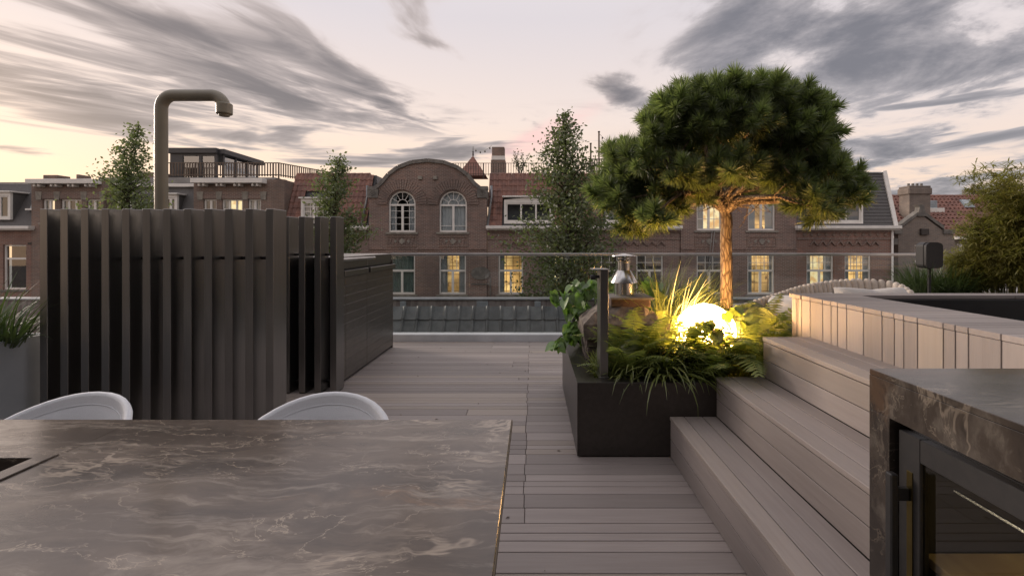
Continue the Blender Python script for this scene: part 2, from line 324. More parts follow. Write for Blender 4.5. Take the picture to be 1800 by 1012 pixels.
# ------------------------------------------------------------------ mesh helpers
class MB:
    def __init__(s): s.v = []; s.f = []
    def add(s, vs, fs):
        o = len(s.v); s.v += [tuple(p) for p in vs]; s.f += [tuple(i + o for i in f) for f in fs]; return s
    def box(s, x0, x1, y0, y1, z0, z1, c=0.0):
        if x0 > x1: x0, x1 = x1, x0
        if y0 > y1: y0, y1 = y1, y0
        if z0 > z1: z0, z1 = z1, z0
        cx, cy, cz = (x0 + x1) / 2, (y0 + y1) / 2, (z0 + z1) / 2; hx, hy, hz = (x1 - x0) / 2, (y1 - y0) / 2, (z1 - z0) / 2
        if c <= 0:
            vs = [(cx + a * hx, cy + b * hy, cz + d * hz) for a in (-1, 1) for b in (-1, 1) for d in (-1, 1)]
            return s.add(vs, [(0, 1, 3, 2), (4, 6, 7, 5), (0, 4, 5, 1), (2, 3, 7, 6), (0, 2, 6, 4), (1, 5, 7, 3)])
        c = min(c, hx * .9, hy * .9, hz * .9); vs = []; ix = {}
        for a in (-1, 1):
            for b in (-1, 1):
                for d in (-1, 1):
                    for ax, p in enumerate(((a * hx, b * (hy - c), d * (hz - c)), (a * (hx - c), b * hy, d * (hz - c)), (a * (hx - c), b * (hy - c), d * hz))):
                        ix[a, b, d, ax] = len(vs); vs.append((cx + p[0], cy + p[1], cz + p[2]))
        fs = []; q = [(-1, -1), (1, -1), (1, 1), (-1, 1)]
        for sg in (-1, 1):
            def o(f): return f if sg > 0 else f[::-1]
            fs.append(o([ix[sg, i, j, 0] for i, j in q])); fs.append(o([ix[j, sg, i, 1] for i, j in q])); fs.append(o([ix[i, j, sg, 2] for i, j in q]))
        for a in (-1, 1):
            for b in (-1, 1):
                k = a * b
                def o2(f): return f if k > 0 else f[::-1]
                fs.append(o2([ix[a, b, -1, 0], ix[a, b, -1, 1], ix[a, b, 1, 1], ix[a, b, 1, 0]]))
                fs.append(o2([ix[-1, a, b, 1], ix[-1, a, b, 2], ix[1, a, b, 2], ix[1, a, b, 1]]))
                fs.append(o2([ix[b, -1, a, 2], ix[b, -1, a, 0], ix[b, 1, a, 0], ix[b, 1, a, 2]]))
                for d in (-1, 1):
                    f = [ix[a, b, d, 0], ix[a, b, d, 1], ix[a, b, d, 2]]
                    fs.append(f if a * b * d > 0 else f[::-1])
        return s.add(vs, fs)
    def tube(s, pts, r, n=8, cap=True):
        pts = [Vector(p) for p in pts]; rs = r if isinstance(r, (list, tuple)) else [r] * len(pts)
        up = None; rings = []; vs = []
        for i, p in enumerate(pts):
            d = (pts[min(i + 1, len(pts) - 1)] - pts[max(i - 1, 0)]).normalized()
            if up is None: up = d.orthogonal().normalized()
            else: up = (up - d * up.dot(d)); up = up.normalized() if up.length > 1e-6 else d.orthogonal().normalized()
            sd = d.cross(up)
            rings.append(len(vs)); vs += [p + (up * math.cos(2 * math.pi * j / n) + sd * math.sin(2 * math.pi * j / n)) * rs[i] for j in range(n)]
        fs = [(rings[i] + j, rings[i] + (j + 1) % n, rings[i + 1] + (j + 1) % n, rings[i + 1] + j) for i in range(len(pts) - 1) for j in range(n)]
        if cap: fs += [tuple(range(n))[::-1], tuple(rings[-1] + j for j in range(n))]
        return s.add(vs, fs)
    def lathe(s, prof, c=(0, 0, 0), n=24):
        vs = [(c[0] + r * math.cos(2 * math.pi * j / n), c[1] + r * math.sin(2 * math.pi * j / n), c[2] + z) for r, z in prof for j in range(n)]
        fs = [(i * n + j, i * n + (j + 1) % n, (i + 1) * n + (j + 1) % n, (i + 1) * n + j) for i in range(len(prof) - 1) for j in range(n)]
        return s.add(vs, fs)
    def plate(s, outer, holes, y0, y1):
        """flat plate in the XZ plane with holes, front at y0, edges running back to y1"""
        loops = [outer] + holes
        tris = tessellate_polygon([[Vector((x, z, 0)) for x, z in lp] for lp in loops])
        flat = [p for lp in loops for p in lp]
        s.add([(x, y0, z) for x, z in flat], tris)
        for lp in loops:
            n = len(lp)
            s.add([(x, y0, z) for x, z in lp] + [(x, y1, z) for x, z in lp], [(i, (i + 1) % n, n + (i + 1) % n, n + i) for i in range(n)])
        return s
    def ext(s, poly, y0, y1):
        """solid prism of an XZ polygon between y0 and y1"""
        n = len(poly); tris = tessellate_polygon([[Vector((x, z, 0)) for x, z in poly]])
        s.add([(x, y0, z) for x, z in poly], tris); s.add([(x, y1, z) for x, z in poly], [t[::-1] for t in tris])
        return s.add([(x, y0, z) for x, z in poly] + [(x, y1, z) for x, z in poly], [(i, (i + 1) % n, n + (i + 1) % n, n + i) for i in range(n)])
    def mesh(s, name, mat, smooth=False, recalc=True):
        me = bpy.data.meshes.new(name); me.from_pydata(s.v, [], s.f)
        if recalc:
            bm = bmesh.new(); bm.from_mesh(me); bmesh.ops.recalc_face_normals(bm, faces=bm.faces); bm.to_mesh(me); bm.free()
        me.materials.append(MATS[mat])
        if smooth: me.polygons.foreach_set('use_smooth', [True] * len(me.polygons))
        me.update(); return me
WL = {}
def root(name, label, cat, loc=(0, 0, 0), group=None, kind=None):
    o = bpy.data.objects.new(name, None); COL.objects.link(o); o.location = loc; o.empty_display_size = .1
    if label: o['label'] = label
    if cat: o['category'] = cat
    if group: o['group'] = group
    if kind: o['kind'] = kind
    WL[o] = Vector(loc); return o
def tagobj(o, label, cat, group=None):
    o['label'] = label; o['category'] = cat
    if group: o['group'] = group
    return o
def link(name, me, parent=None, loc=None, rot=None, scale=None, kind=None):
    """a mesh object; loc is in world space (None: the mesh already is)"""
    o = bpy.data.objects.new(name, me); COL.objects.link(o); W = Vector(loc) if loc is not None else Vector((0, 0, 0)); WL[o] = W
    if parent is not None: o.parent = parent; o.location = W - WL[parent]
    else: o.location = W
    if rot is not None:
        if isinstance(rot, Quaternion): o.rotation_mode = 'QUATERNION'; o.rotation_quaternion = rot
        else: o.rotation_euler = rot
    if scale is not None: o.scale = scale if hasattr(scale, '__len__') else (scale,) * 3
    if kind: o['kind'] = kind
    return o
def part(name, mb, mat, parent=None, smooth=False, kind=None, loc=None, recalc=True, **kw):
    return link(name, mb.mesh(name, mat, smooth, recalc), parent, loc=loc, kind=kind, **kw)
_cache = {}
def piece(name, dims, mat, parent, loc, c=.003, rot=None, kind=None):
    """a chamfered block; blocks of the same size share their mesh"""
    key = (name, tuple(round(d, 4) for d in dims), mat, c)
    if key not in _cache:
        a, b, d = dims; _cache[key] = MB().box(-a / 2, a / 2, -b / 2, b / 2, -d / 2, d / 2, c).mesh(name, mat)
    return link(name, _cache[key], parent, loc, rot, kind=kind)
def shade_auto(o, ang=35):
    me = o.data; me.polygons.foreach_set('use_smooth', [True] * len(me.polygons))
    bm = bmesh.new(); bm.from_mesh(me)
    for e in bm.edges:
        if len(e.link_faces) == 2 and e.calc_face_angle(0) > R(ang): e.smooth = False
    bm.to_mesh(me); bm.free(); return o
def at(px, py, k):
    """world point seen at photo pixel (px, py) when one metre there measures k pixels"""
    return Vector(((px - HX) / k, F / k, EYE + (HY - py) / k))
def Dk(k): return F / k

# ------------------------------------------------------------------ the setting
def sheet(name, x0, x1, y0, y1, z, mat):
    return part(name, MB().add([(x0, y0, z), (x1, y0, z), (x1, y1, z), (x0, y1, z)], [(0, 1, 2, 3)]), mat, kind='structure')
sheet('ground', -400, 400, -200, 700, -9.6, 'asphalt')
part('terrace_base', MB().box(-6, 9.2, -3, 7.62, -9.6, -.06), 'concrete', kind='structure')
UT = .60  # upper terrace level
part('upper_terrace', MB().box(2.02, 9.2, 3.74, 7.6, -.05, UT), 'concrete', kind='structure')

# unseen dark wall added behind the camera, keeps near front faces dark
part('unseen_dark_wall', MB().box(-9, 9.2, -4.6, -1.5, -.05, 6.0), 'dark_panel', kind='structure')

# deck: dark bed, then every board
DECK_FAR = Dk(111.8)
deck = part('deck', MB().box(-4.6, 2.0, .4, DECK_FAR, -.058, -.03), 'black_metal', kind='structure')
rb = random.Random(3)
y = DECK_FAR - .004; seq = [.155, .155, .090, .068, .092]; i = 0
while y > .5:
    wd = seq[i % 5] if y < 4.2 else rb.choice([.155, .155, .09, .068, .092, .068]); i += 1
    jx = -.055 + rb.uniform(-.008, .008)
    cuts = [-4.55]
    r = rb.random()
    if r < .72: cuts.append(jx)
    if r < .22: cuts.append(jx - rb.choice([.11, .20, .55]))
    if rb.random() < .5: cuts.append(rb.uniform(-3.6, -2.4))
    cuts = sorted(cuts) + [1.98]
    for a, b in zip(cuts[:-1], cuts[1:]):
        piece('board', (b - a - .003, wd - .0055, .026), 'wood_x', deck, ((a + b) / 2, y - wd / 2, -.014), .0025)
    y -= wd

# ------------------------------------------------------------------ steps on the right
SY0, SY1 = 1.70, Dk(244.4)
XS = [.986, 1.317, 1.653, 1.985]; ZS = [.290, .577, .863, 1.15]
steps = root('terrace_steps', 'three broad wooden seating steps rising right of the black planter', 'steps', (1.3, 2.5, 0))
core = MB()
for j in range(3): core.box(XS[j] + .03, 1.985, SY0 + .02, SY1 - .02, (ZS[j - 1] if j else 0) - .03, ZS[j] - .032)
part('core', core, 'black_metal', steps)
def runs(a, b, rr, lo=1.2, hi=2.2): return [(a, b)]
for j in range(3):
    z0 = ZS[j - 1] if j else 0.0; z1 = ZS[j]; hgt = (z1 - z0 - .032) / 2
    for q in range(2):
        piece('riser_board', (.022, SY1 - SY0, hgt - .005), 'wood_y', steps, (XS[j] + .014, (SY0 + SY1) / 2, z0 + hgt * (q + .5)), .002)
    ws = [.105, .131, .104]; x = XS[j] - .004
    for q, wq in enumerate(ws):
        if q == 2: wq = XS[j + 1] + .004 - x
        piece('tread_board', (wq - .0045, SY1 - SY0 + .006, .028), 'wood_y', steps, (x + wq / 2, (SY0 + SY1) / 2, z1 - .014), .003)
        x += wq
    # end cap board towards the planter side
    piece('end_board', (1.975 - XS[j] - .02, .02, z1 - z0 - .036), 'wood_x', steps, ((1.975 + XS[j] + .02) / 2, SY0 + .009, (z0 + z1 - .032) / 2), .002)

# ------------------------------------------------------------------ plunge pool with its plank surround
PX = XS[3]; RIMX = 2.425; PZ = ZS[3]; PYI = Dk(239.5); PYO = Dk(229)
pool = root('plunge_pool', 'plunge pool with dark liner and upright plank surround at the top of the steps', 'pool', (3.2, 2.6, ZS[2]))
y = PYO; k = 0; pat = [.155, .068, .092, .155, .155, .068, .092, .068]
pat = [.066, .022, .050, .110, .15, .093, .068, .092, .155, .155, .093, .068, .093, .157, .067]
while y > SY0 + .05:
    wd = pat[k] if k < len(pat) else [.155, .155, .093, .068][k % 4]; k += 1
    wd = min(wd, y - SY0)
    if wd > .02:
        piece('plank', (.024, wd - .005, PZ - ZS[2] + .25 - .03), 'wood_z', pool, (PX + .012, y - wd / 2, (PZ + ZS[2] - .25 - .03) / 2), .002)
        if y - wd / 2 < PYI - .0: piece('rim_board', (RIMX - PX + .004, wd - .004, .028), 'wood_x', pool, ((PX + RIMX) / 2, y - wd / 2, PZ - .014), .002)
    y -= wd
x = PX - .002
while x < 6.2:
    wd = rb.choice([.9, 1.3, 1.6]); piece('rim_board', (wd - .004, PYO - PYI - .004, .028), 'wood_x', pool, (x + wd / 2, (PYO + PYI) / 2 + .04, PZ - .014), .002); x += wd
shell = MB(); shell.box(RIMX - .03, RIMX - .003, 1.2, PYI + .02, .35, PZ - .031); shell.box(RIMX, 6.2, PYI + .003, PYI + .03, .35, PZ - .031); shell.box(RIMX, 6.2, 1.2, PYI, .35, .38)
shell.box(PX + .03, RIMX - .04, SY0 + .03, PYO - .02, .6, PZ - .034); shell.box(PX + .03, 6.2, PYI + .035, PYO + .02, .6, PZ - .034)
part('liner', shell, 'pool_liner', pool)
part('water', MB().add([(RIMX, 1.2, .985), (6.2, 1.2, .985), (6.2, PYI, .985), (RIMX, PYI, .985)], [(0, 1, 2, 3)]), 'water', pool)

# ------------------------------------------------------------------ bar counter with a built-in fridge (front right)
BX, BY, BZ = 1.166, Dk(507), 1.10
bar = root('bar_counter', 'dark veined marble bar counter with waterfall end at the lower right', 'counter', (1.7, 1.2, 0))
yo = Dk(537)
part('countertop', MB().box(BX, 2.6, .55, BY, BZ - .02, BZ, .002), 'marble_dark', bar)
part('apron', MB().box(BX, BX + .03, .55, BY, BZ - .139, BZ - .0205, .001), 'marble_dark', bar)
part('side_panel', MB().box(BX, 2.6, yo, BY, 0, BZ - .1395, .001), 'marble_dark', bar)
part('back_panel', MB().box(2.2, 2.58, .56, yo - .002, 0, BZ - .022), 'dark_panel', bar)
part('plinth', MB().box(BX + .05, 2.19, .56, yo - .004, .0, .09), 'dark_panel', bar)
fr = root('wine_fridge', 'built-in glass door fridge with black frame in the marble bar counter', 'fridge', (1.6, 1.15, .1))
FX = BX + .022; fy1 = yo - .012; fy0 = .72; ft = .930; fb = .10; st = .085
f = MB(); f.box(FX, FX + .03, fy1 - st, fy1, fb, ft, .002); f.box(FX, FX + .03, fy0, fy0 + st, fb, ft, .002)
f.box(FX, FX + .03, fy0 + st + .001, fy1 - st - .001, ft - .072, ft, .002); f.box(FX, FX + .03, fy0 + st + .001, fy1 - st - .001, fb, fb + .07, .002)
door = part('door', f, 'black_metal', fr)
part('pane', MB().box(FX + .010, FX + .016, fy0 + st, fy1 - st, fb + .07, ft - .072), 'fridge_glass', door)
f = MB(); f.box(FX + .034, 2.15, fy1 - .03, fy1 - .004, fb, ft); f.box(FX + .034, 2.15, fy0, fy0 + .025, fb, ft); f.box(2.12, 2.15, fy0 + .026, fy1 - .031, fb, ft)
f.box(FX + .034, 2.119, fy0 + .026, fy1 - .031, fb, fb + .03); f.box(FX + .034, 2.119, fy0 + .026, fy1 - .031, ft - .03, ft)
part('cabinet_shell', f, 'dark_panel', fr)
f = MB(); f.box(FX - .062, FX - .037, fy1 - .05, fy1 - .022, .30, .806, .004)
hd = part('handle', f, 'black_metal', fr)
for zz in (.74, .40): part('bracket', MB().box(FX - .038, FX + .001, fy1 - .046, fy1 - .026, zz - .02, zz + .02, .002), 'black_metal', hd)
for zz in (.52, .28): part('shelf', MB().box(FX + .05, 2.0, fy0 + .03, fy1 - .035, zz, zz + .03, .002), 'shelf_wood', fr)
part('interior_light', MB().box(FX + .36, FX + .40, fy0 + .1, fy1 - .1, ft - .042, ft - .032), 'led_strip', fr)
part('shelf_rail', MB().tube([(FX + .07, fy0 + .03, .795), (FX + .07, fy1 - .13, .795)], .007, 8), 'steel', fr)
part('edge_strip', MB().box(FX - .003, FX - .0005, 1.512, 1.535, fb + .05, ft - .115, .0005), 'brass', door)

# ------------------------------------------------------------------ marble dining table with a fire pit (front left)
TZ, TX, TY = .75, -.095, Dk(394.9)
tb = root('dining_table', 'long polished brown marble table with a sunken fire pit at its left', 'table', (-1.6, 1.6, 0))
px1, px0, py1, py0 = -1.755 - .062, -2.9, Dk(474) - .03, 1.25
top = MB(); zt, zb = TZ, TZ - .022
top.box(px1 + .062, TX, .75, TY, zb, zt, .002); top.box(-3.4, px0 - .062, .75, TY, zb, zt, .002)
top.box(px0 - .0615, px1 + .0615, py1 + .031, TY, zb, zt, .0); top.box(px0 - .0615, px1 + .0615, .75, py0 - .062, zb, zt, .0)
part('tabletop', top, 'marble', tb)
part('edge_band', MB().box(TX + .0002, TX + .004, .75, TY, zb + .001, zt - .001), 'edge_metal', tb)
for xx in (-.75, -2.75):
    part('leg', MB().box(xx - .04, xx + .04, 1.0, TY - .35, 0, zb - .001, .003), 'black_metal', tb)
fp = MB(); a = .062
fp.box(px1, px1 + a - .001, py0 - a, py1 + .03, zt - .06, zt + .006, .002); fp.box(px0 - a, px0, py0 - a, py1 + .03, zt - .06, zt + .006, .002)
fp.box(px0 + .001, px1 - .001, py0 - a, py0, zt - .06, zt + .006, .002); fp.box(px0 + .001, px1 - .001, py1, py1 + .03, zt - .06, zt + .002, .001)
pit = part('fire_pit_rim', fp, 'marble', tb)
part('tray', MB().box(px0 - .03, px1 + .03, py0 - .03, py1 + .02, zt - .10, zt - .085), 'black_metal', pit)
rl = random.Random(5); lv = MB()
for n in range(330):
    c = Vector((rl.uniform(px0 + .03, px1 - .03), rl.uniform(py0 + .03, py1 - .03), zt - .072 + rl.random() * .022)); s = rl.uniform(.014, .03)
    vs = [c + Vector((rl.uniform(.6, 1) * s * a0, rl.uniform(.6, 1) * s * b0, rl.uniform(.5, .9) * s * d0)) for a0, b0, d0 in ((1, 0, 0), (-1, 0, 0), (0, 1, 0), (0, -1, 0), (0, 0, 1), (0, 0, -1))]
    lv.add(vs, [(0, 2, 4), (2, 1, 4), (1, 3, 4), (3, 0, 4), (2, 0, 5), (1, 2, 5), (3, 1, 5), (0, 3, 5)])
lo = part('lava_rocks', lv, 'lava', kind='stuff'); lo['label'] = 'black lava rocks filling the fire pit of the table'; lo['category'] = 'rocks'

# ------------------------------------------------------------------ two tub chairs behind the table
def chair_meshes():
    # shell: a bowl swept round the seat, high at the back and falling to the front; local origin on the deck, back towards +Y
    n = 40; prof = []
    out = MB(); inn = MB(); rimpts = []
    def ring(u, lev):
        # u: angle from back (0) to front (pi); lev 0 bottom..1 rim
        c = math.cos(u); top = .800 if True else 0
        hgt = .455 + (.80 - .455) * (max(0, (c + .62) / 1.62) ** .75) * 1.0
        z = .40 + (hgt - .40) * lev
        flare = .70 + .30 * lev ** .6
        rx, ry = .335 * flare, .30 * flare
        return Vector((math.sin(u) * rx, c * ry + .03 * lev * max(0, c), z))
    L = 9; us = [2 * math.pi * i / n for i in range(n)]
    def grid(off):
        vs = []
        for j in range(L):
            for u in us:
                p = ring(u, j / (L - 1)); d = Vector((p.x, p.y, 0)).normalized(); vs.append(p - d * off)
        return vs, [(j * n + i, j * n + (i + 1) % n, (j + 1) * n + (i + 1) % n, (j + 1) * n + i) for j in range(L - 1) for i in range(n)]
    v1, f1 = grid(0); v2, f2 = grid(.03)
    m = MB(); m.add(v1, f1); m.add(v2, f2); b = (L - 1) * n
    # rounded rim
    vs = []
    for q in range(5):
        t = math.pi * q / 4
        for i in range(n):
            a, c = Vector(v1[b + i]), Vector(v2[b + i]); mid = (a + c) / 2
            vs.append(mid + (a - c) / 2 * math.cos(t) + Vector((0, 0, .015 * math.sin(t))))
    m.add(vs, [(q * n + i, q * n + (i + 1) % n, (q + 1) * n + (i + 1) % n, (q + 1) * n + i) for q in range(4) for i in range(n)])
    m.add(v1[:n], [tuple(range(n))])
    # inner padded lining with a seam line set in from the rim
    pad = MB(); vs = []
    for j in range(7):
        for u in us:
            lev = j / 6 * .90; p = ring(u, lev); d = Vector((p.x, p.y, 0)).normalized(); th = .031 + .016 * math.sin(math.pi * min(1, j / 6 * 1.02)) ** .4 if j < 6 else .0300
            vs.append(p - d * th)
    pad.add(vs, [(j * n + i, (j + 1) * n + i, (j + 1) * n + (i + 1) % n, j * n + (i + 1) % n) for j in range(6) for i in range(n)])
    seat = MB(); sp = [(0, .47), (.16, .468), (.225, .455), (.245, .43), (.24, .41), (0, .41)]
    seat.lathe(sp, (0, -.01, 0), 28)
    seam = MB(); seam.tube([ring(u, .90) - Vector((ring(u, .9).x, ring(u, .9).y, 0)).normalized() * .0315 for u in us + [us[0]]], .0016, 6, False)
    return m.mesh('shell', 'chair_shell', True), pad.mesh('lining', 'chair_shell', True), seat.mesh('seat_cushion', 'chair_shell', True), seam.mesh('seam', 'chair_shell', True)
ms = chair_meshes()
legm = [MB().tube([(sx * .24, sy * .22, 0), (sx * .13, sy * .12, .41)], [.010, .016], 8).mesh('leg', 'chair_leg', True) for sx in (-1, 1) for sy in (-1, 1)]
def chair(x, y, rz, label):
    c = root('tub_chair', label, 'chair', (0, 0, 0), 'tub chairs at the marble table')
    for me in (*ms, *legm): link(me.name.split('.')[0], me, c)
    c.location = (x, y, 0); c.rotation_euler = (0, 0, rz); c.scale = (1.07, 1.07, .985)
chair(-.965, Dk(394.9) - .10, R(2), 'pale grey felt tub chair right of the other, before the end of the slat screen')
chair(-2.16, Dk(394.9) - .10, R(-3), 'pale grey felt tub chair at the table beside the fire pit, nearest the grey planter')

# ------------------------------------------------------------------ slatted shower screens and the shower pipe
def screen(label, k, ztop, lefts, wpx, depth):
    rt = root('slat_screen', label, 'screen', (at((lefts[0] + lefts[-1]) / 2, HY, k).x, F / k, 0), 'slatted shower screens')
    w_ = wpx / k; y0 = F / k
    for px in lefts:
        x0 = (px - HX) / k; piece('slat', (w_, depth, ztop - .01), 'slat_metal', rt, (x0 + w_ / 2, y0 + depth / 2, (ztop + .01) / 2), .003)
    xs = [(px - HX) / k for px in lefts]
    for zz in (1.42, .10):
        for a, b in zip(xs[:-1], xs[1:]):
            part('tie_bar', MB().tube([(a + w_ + .001, y0 + depth * .62, zz), (b - .001, y0 + depth * .62, zz)], .013, 10), 'black_metal', rt, True)
    return rt
s1 = [69.5 + 36.12 * i for i in range(12)]
screen('long front screen of tall dark metal slats enclosing the outdoor shower', 227, 1.803, s1, 13.8, .20)
s2 = [580 - 27.6 * i for i in range(0, 13)][::-1]
fs_ = bpy.data.objects['slat_screen']; piece('side_panel', (.03, 1.12, 1.78), 'slat_metal', fs_, (-3.84, Dk(227) + .62, .90), .003)  # hidden closed panel added left of the shower to block the low sun
screen('rear screen of dark metal slats standing just before the outdoor cabinet', 171.9, 1.812, s2, 11.2, .20)
sh = root('shower_pipe', 'thick beige bent shower pipe rising above the slat screen', 'shower', (at(283.5, HY, 196).x, Dk(196), 0))
def bend(c, a0, a1, r, n=10): return [(c[0] + r * math.cos(R(a0 + (a1 - a0) * i / n)), Dk(196), c[1] + r * math.sin(R(a0 + (a1 - a0) * i / n))) for i in range(n + 1)]
xp = at(283.5, HY, 196).x; xh = at(394.3, HY, 196).x; zp = at(0, 167.8, 196).z; br = .115
pts = [(xp, Dk(196), 0)] + bend((xp + br, zp - br), 180, 90, br) + bend((xh - br, zp - br), 90, 0, br) + [(xh, Dk(196), at(0, 186, 196).z)]
shade_auto(part('pipe', MB().tube(pts, .0515, 24), 'pipe_paint', sh))
zb_, zt_ = at(0, 201, 196).z, at(0, 182.5, 196).z
shade_auto(part('shower_head', MB().lathe([(0, zt_), (.060, zt_), (.0665, zt_ - .006), (.0665, zb_ + .006), (.062, zb_), (.045, zb_), (.045, zb_ - .014), (.040, zb_ - .018), (0, zb_ - .018)], (xh, Dk(196), 0), 32), 'pipe_paint', sh))
part('base_flange', MB().lathe([(0, .014), (.085, .014), (.09, .0), (0, 0)], (xp, Dk(196), 0), 24), 'pipe_paint', sh)

# ------------------------------------------------------------------ outdoor kitchen cabinet against the left edge
CX, C0, C1 = -2.085, 5.17, Dk(118.4)
cb = root('outdoor_cabinet', 'dark bronze outdoor kitchen cabinet with grooved doors along the deck edge', 'cabinet', (-2.5, 6.2, 0))
part('body', MB().box(-2.95, CX - .03, C0, C1 - .012, .0, 1.30, .002), 'black_metal', cb)
ds = [C0, Dk(157.7), Dk(139.9), C1]
for a, b in zip(ds[:-1], ds[1:]):
    z = .03
    for q in range(11):
        piece('door_board', (.024, b - a - .008, .1005), 'cabinet_metal', cb, (CX - .013, (a + b) / 2, z + .0517), .0022); z += .1035
part('end_panel', MB().box(-2.95, CX + .002, C1 - .010, C1 + .012, 0, 1.30, .002), 'cabinet_metal', cb)
for a, b in ((Dk(161), Dk(140.8)), (Dk(138.8), C1 + .03)):
    hb = MB(); hb.box(CX - .001, CX + .034, a, b, 1.176, 1.236, .003)
    part('handle_rail', hb, 'slat_metal', cb)
part('upper_drawer', MB().box(-2.9, CX - .02, C0, Dk(138.5), 1.255, 1.375, .003), 'slat_metal', cb)
part('upper_drawer', MB().box(-2.9, CX - .02, Dk(138.2), C1, 1.255, 1.375, .003), 'slat_metal', cb)
part('worktop', MB().box(-2.98, CX - .005, C0 - .02, C1 + .02, 1.376, 1.392, .002), 'rail_steel', cb)
hp = MB(); hp.tube([(-2.035, Dk(165), 1.362), (-2.035, Dk(137), 1.355)], .018, 14)
for kk in (158, 141): hp.tube([(CX - .03, Dk(kk), 1.345), (-2.035, Dk(kk), 1.356)], .008, 8)
shade_auto(part('lid_handle', hp, 'rail_steel', cb))

# ------------------------------------------------------------------ grey planter at far left
gp = root('grey_planter', 'tall pale grey planter trough at the left edge of the terrace', 'planter', (-4.4, 3.4, 0))
g = MB(); X1 = -3.955; ya, yb = 1.4, 3.98
g.box(X1 - .04, X1, ya, yb, 0, .80, .004); g.box(X1 - .75, X1 - .71, ya, yb, 0, .80, .004); g.box(X1 - .709, X1 - .041, yb - .04, yb, 0, .80, .004); g.box(X1 - .709, X1 - .041, ya, ya + .04, 0, .80, .004)
part('trough', g, 'grey_planter', gp)
part('soil', MB().box(X1 - .709, X1 - .041, ya + .041, yb - .041, .5, .74), 'soil', gp)

# ------------------------------------------------------------------ glass balustrade at the far edge
GY = Dk(110.5)
bal = root('glass_balustrade', 'frameless glass balustrade with a thin metal top rail at the far edge of the deck', 'balustrade', (1.5, GY, 0))
jx = [-2.27, -1.008, .882, 2.77, 4.67, 6.31]
for a, b in zip(jx[:-1], jx[1:]):
    part('glass_pane', MB().box(a + .004, b - .004, GY - .008, GY + .008, .02, 1.345), 'rail_glass', bal)
rl_ = MB(); rl_.box(-2.27, 6.33, GY - .022, GY + .022, 1.343, 1.385, .006); part('top_rail', rl_, 'rail_steel', bal)
part('base_channel', MB().box(-2.4, 6.5, DECK_FAR + .002, GY + .12, -.03, .108, .004), 'white_metal', bal)

# ------------------------------------------------------------------ black planter with post, chimney, lamp
PLX, PY0, PY1, PLZ, RW = .318, Dk(244.4), Dk(162.7), .536, .14
bp = root('black_planter', 'low black metal planter box with a broad rim in the middle of the deck', 'planter', (1.1, 4.3, 0))
g = MB(); g.box(PLX, PLX + .012, PY0, PY1, .01, PLZ - .0045, .001); g.box(PLX + .0125, 1.98, PY0, PY0 + .012, .01, PLZ - .0045, .001); g.box(PLX + .0125, 1.98, PY1 - .012, PY1, .01, PLZ - .0045, .001)
part('side_panel', g, 'planter_metal', bp)
g = MB(); g.box(PLX - .001, PLX + RW, PY0 - .001, PY1, PLZ - .004, PLZ, .0015); g.box(PLX + RW + .0003, 1.98, PY0 - .001, PY0 + RW * .85, PLZ - .004, PLZ, .0015)
g.box(PLX + RW, PLX + RW + .004, PY0 + RW * .85, PY1, PLZ - .2, PLZ - .0045); g.box(PLX + RW, 1.98, PY0 + RW * .85 - .004, PY0 + RW * .85 - .0002, PLZ - .2, PLZ - .0045)
part('rim', g, 'planter_metal', bp)
sg = MB(); nx, ny = 30, 30; rs = random.Random(2)
vs = [(PLX + RW + .002 + (1.976 - PLX - RW) * i / nx, PY0 + .1 + (PY1 - PY0 - .12) * j / ny, .475 + rs.uniform(-.012, .02)) for j in range(ny + 1) for i in range(nx + 1)]
sg.add(vs, [(j * (nx + 1) + i, j * (nx + 1) + i + 1, (j + 1) * (nx + 1) + i + 1, (j + 1) * (nx + 1) + i) for j in range(ny) for i in range(nx)])
part('soil', sg, 'soil', bp)
kp = 236.4
po = root('metal_post', 'square dark metal post with cap plate standing on the planter rim', 'post', (at(1062, HY, kp).x, Dk(kp) + .1, PLZ))
xa, xb = at(1055, 0, kp).x, at(1069.5, 0, kp).x
part('shaft', MB().box(xa, xb, Dk(kp), Dk(kp) + .17, PLZ + .0005, 1.335, .003), 'slat_metal', po)
part('foot_plate', MB().box(xa - .012, xb + .004, Dk(kp) - .006, Dk(kp) + .176, PLZ + .0002, PLZ + .006, .001), 'slat_metal', po)
part('cap_plate', MB().box(xa - .055, xb + .003, Dk(kp) - .004, Dk(kp) + .175, 1.336, 1.344, .001), 'rail_steel', po)
sp_ = MB(); sp_.tube([(xa - .001, Dk(kp) + .05, 1.285), (xa - .03, Dk(kp) + .05, 1.285)], .012, 12); sp_.tube([(xa - .031, Dk(kp) + .05, 1.283), (xa - .066, Dk(kp) + .05, 1.279)], [.021, .019], 14)
shade_auto(part('spotlight', sp_, 'black_metal', po))

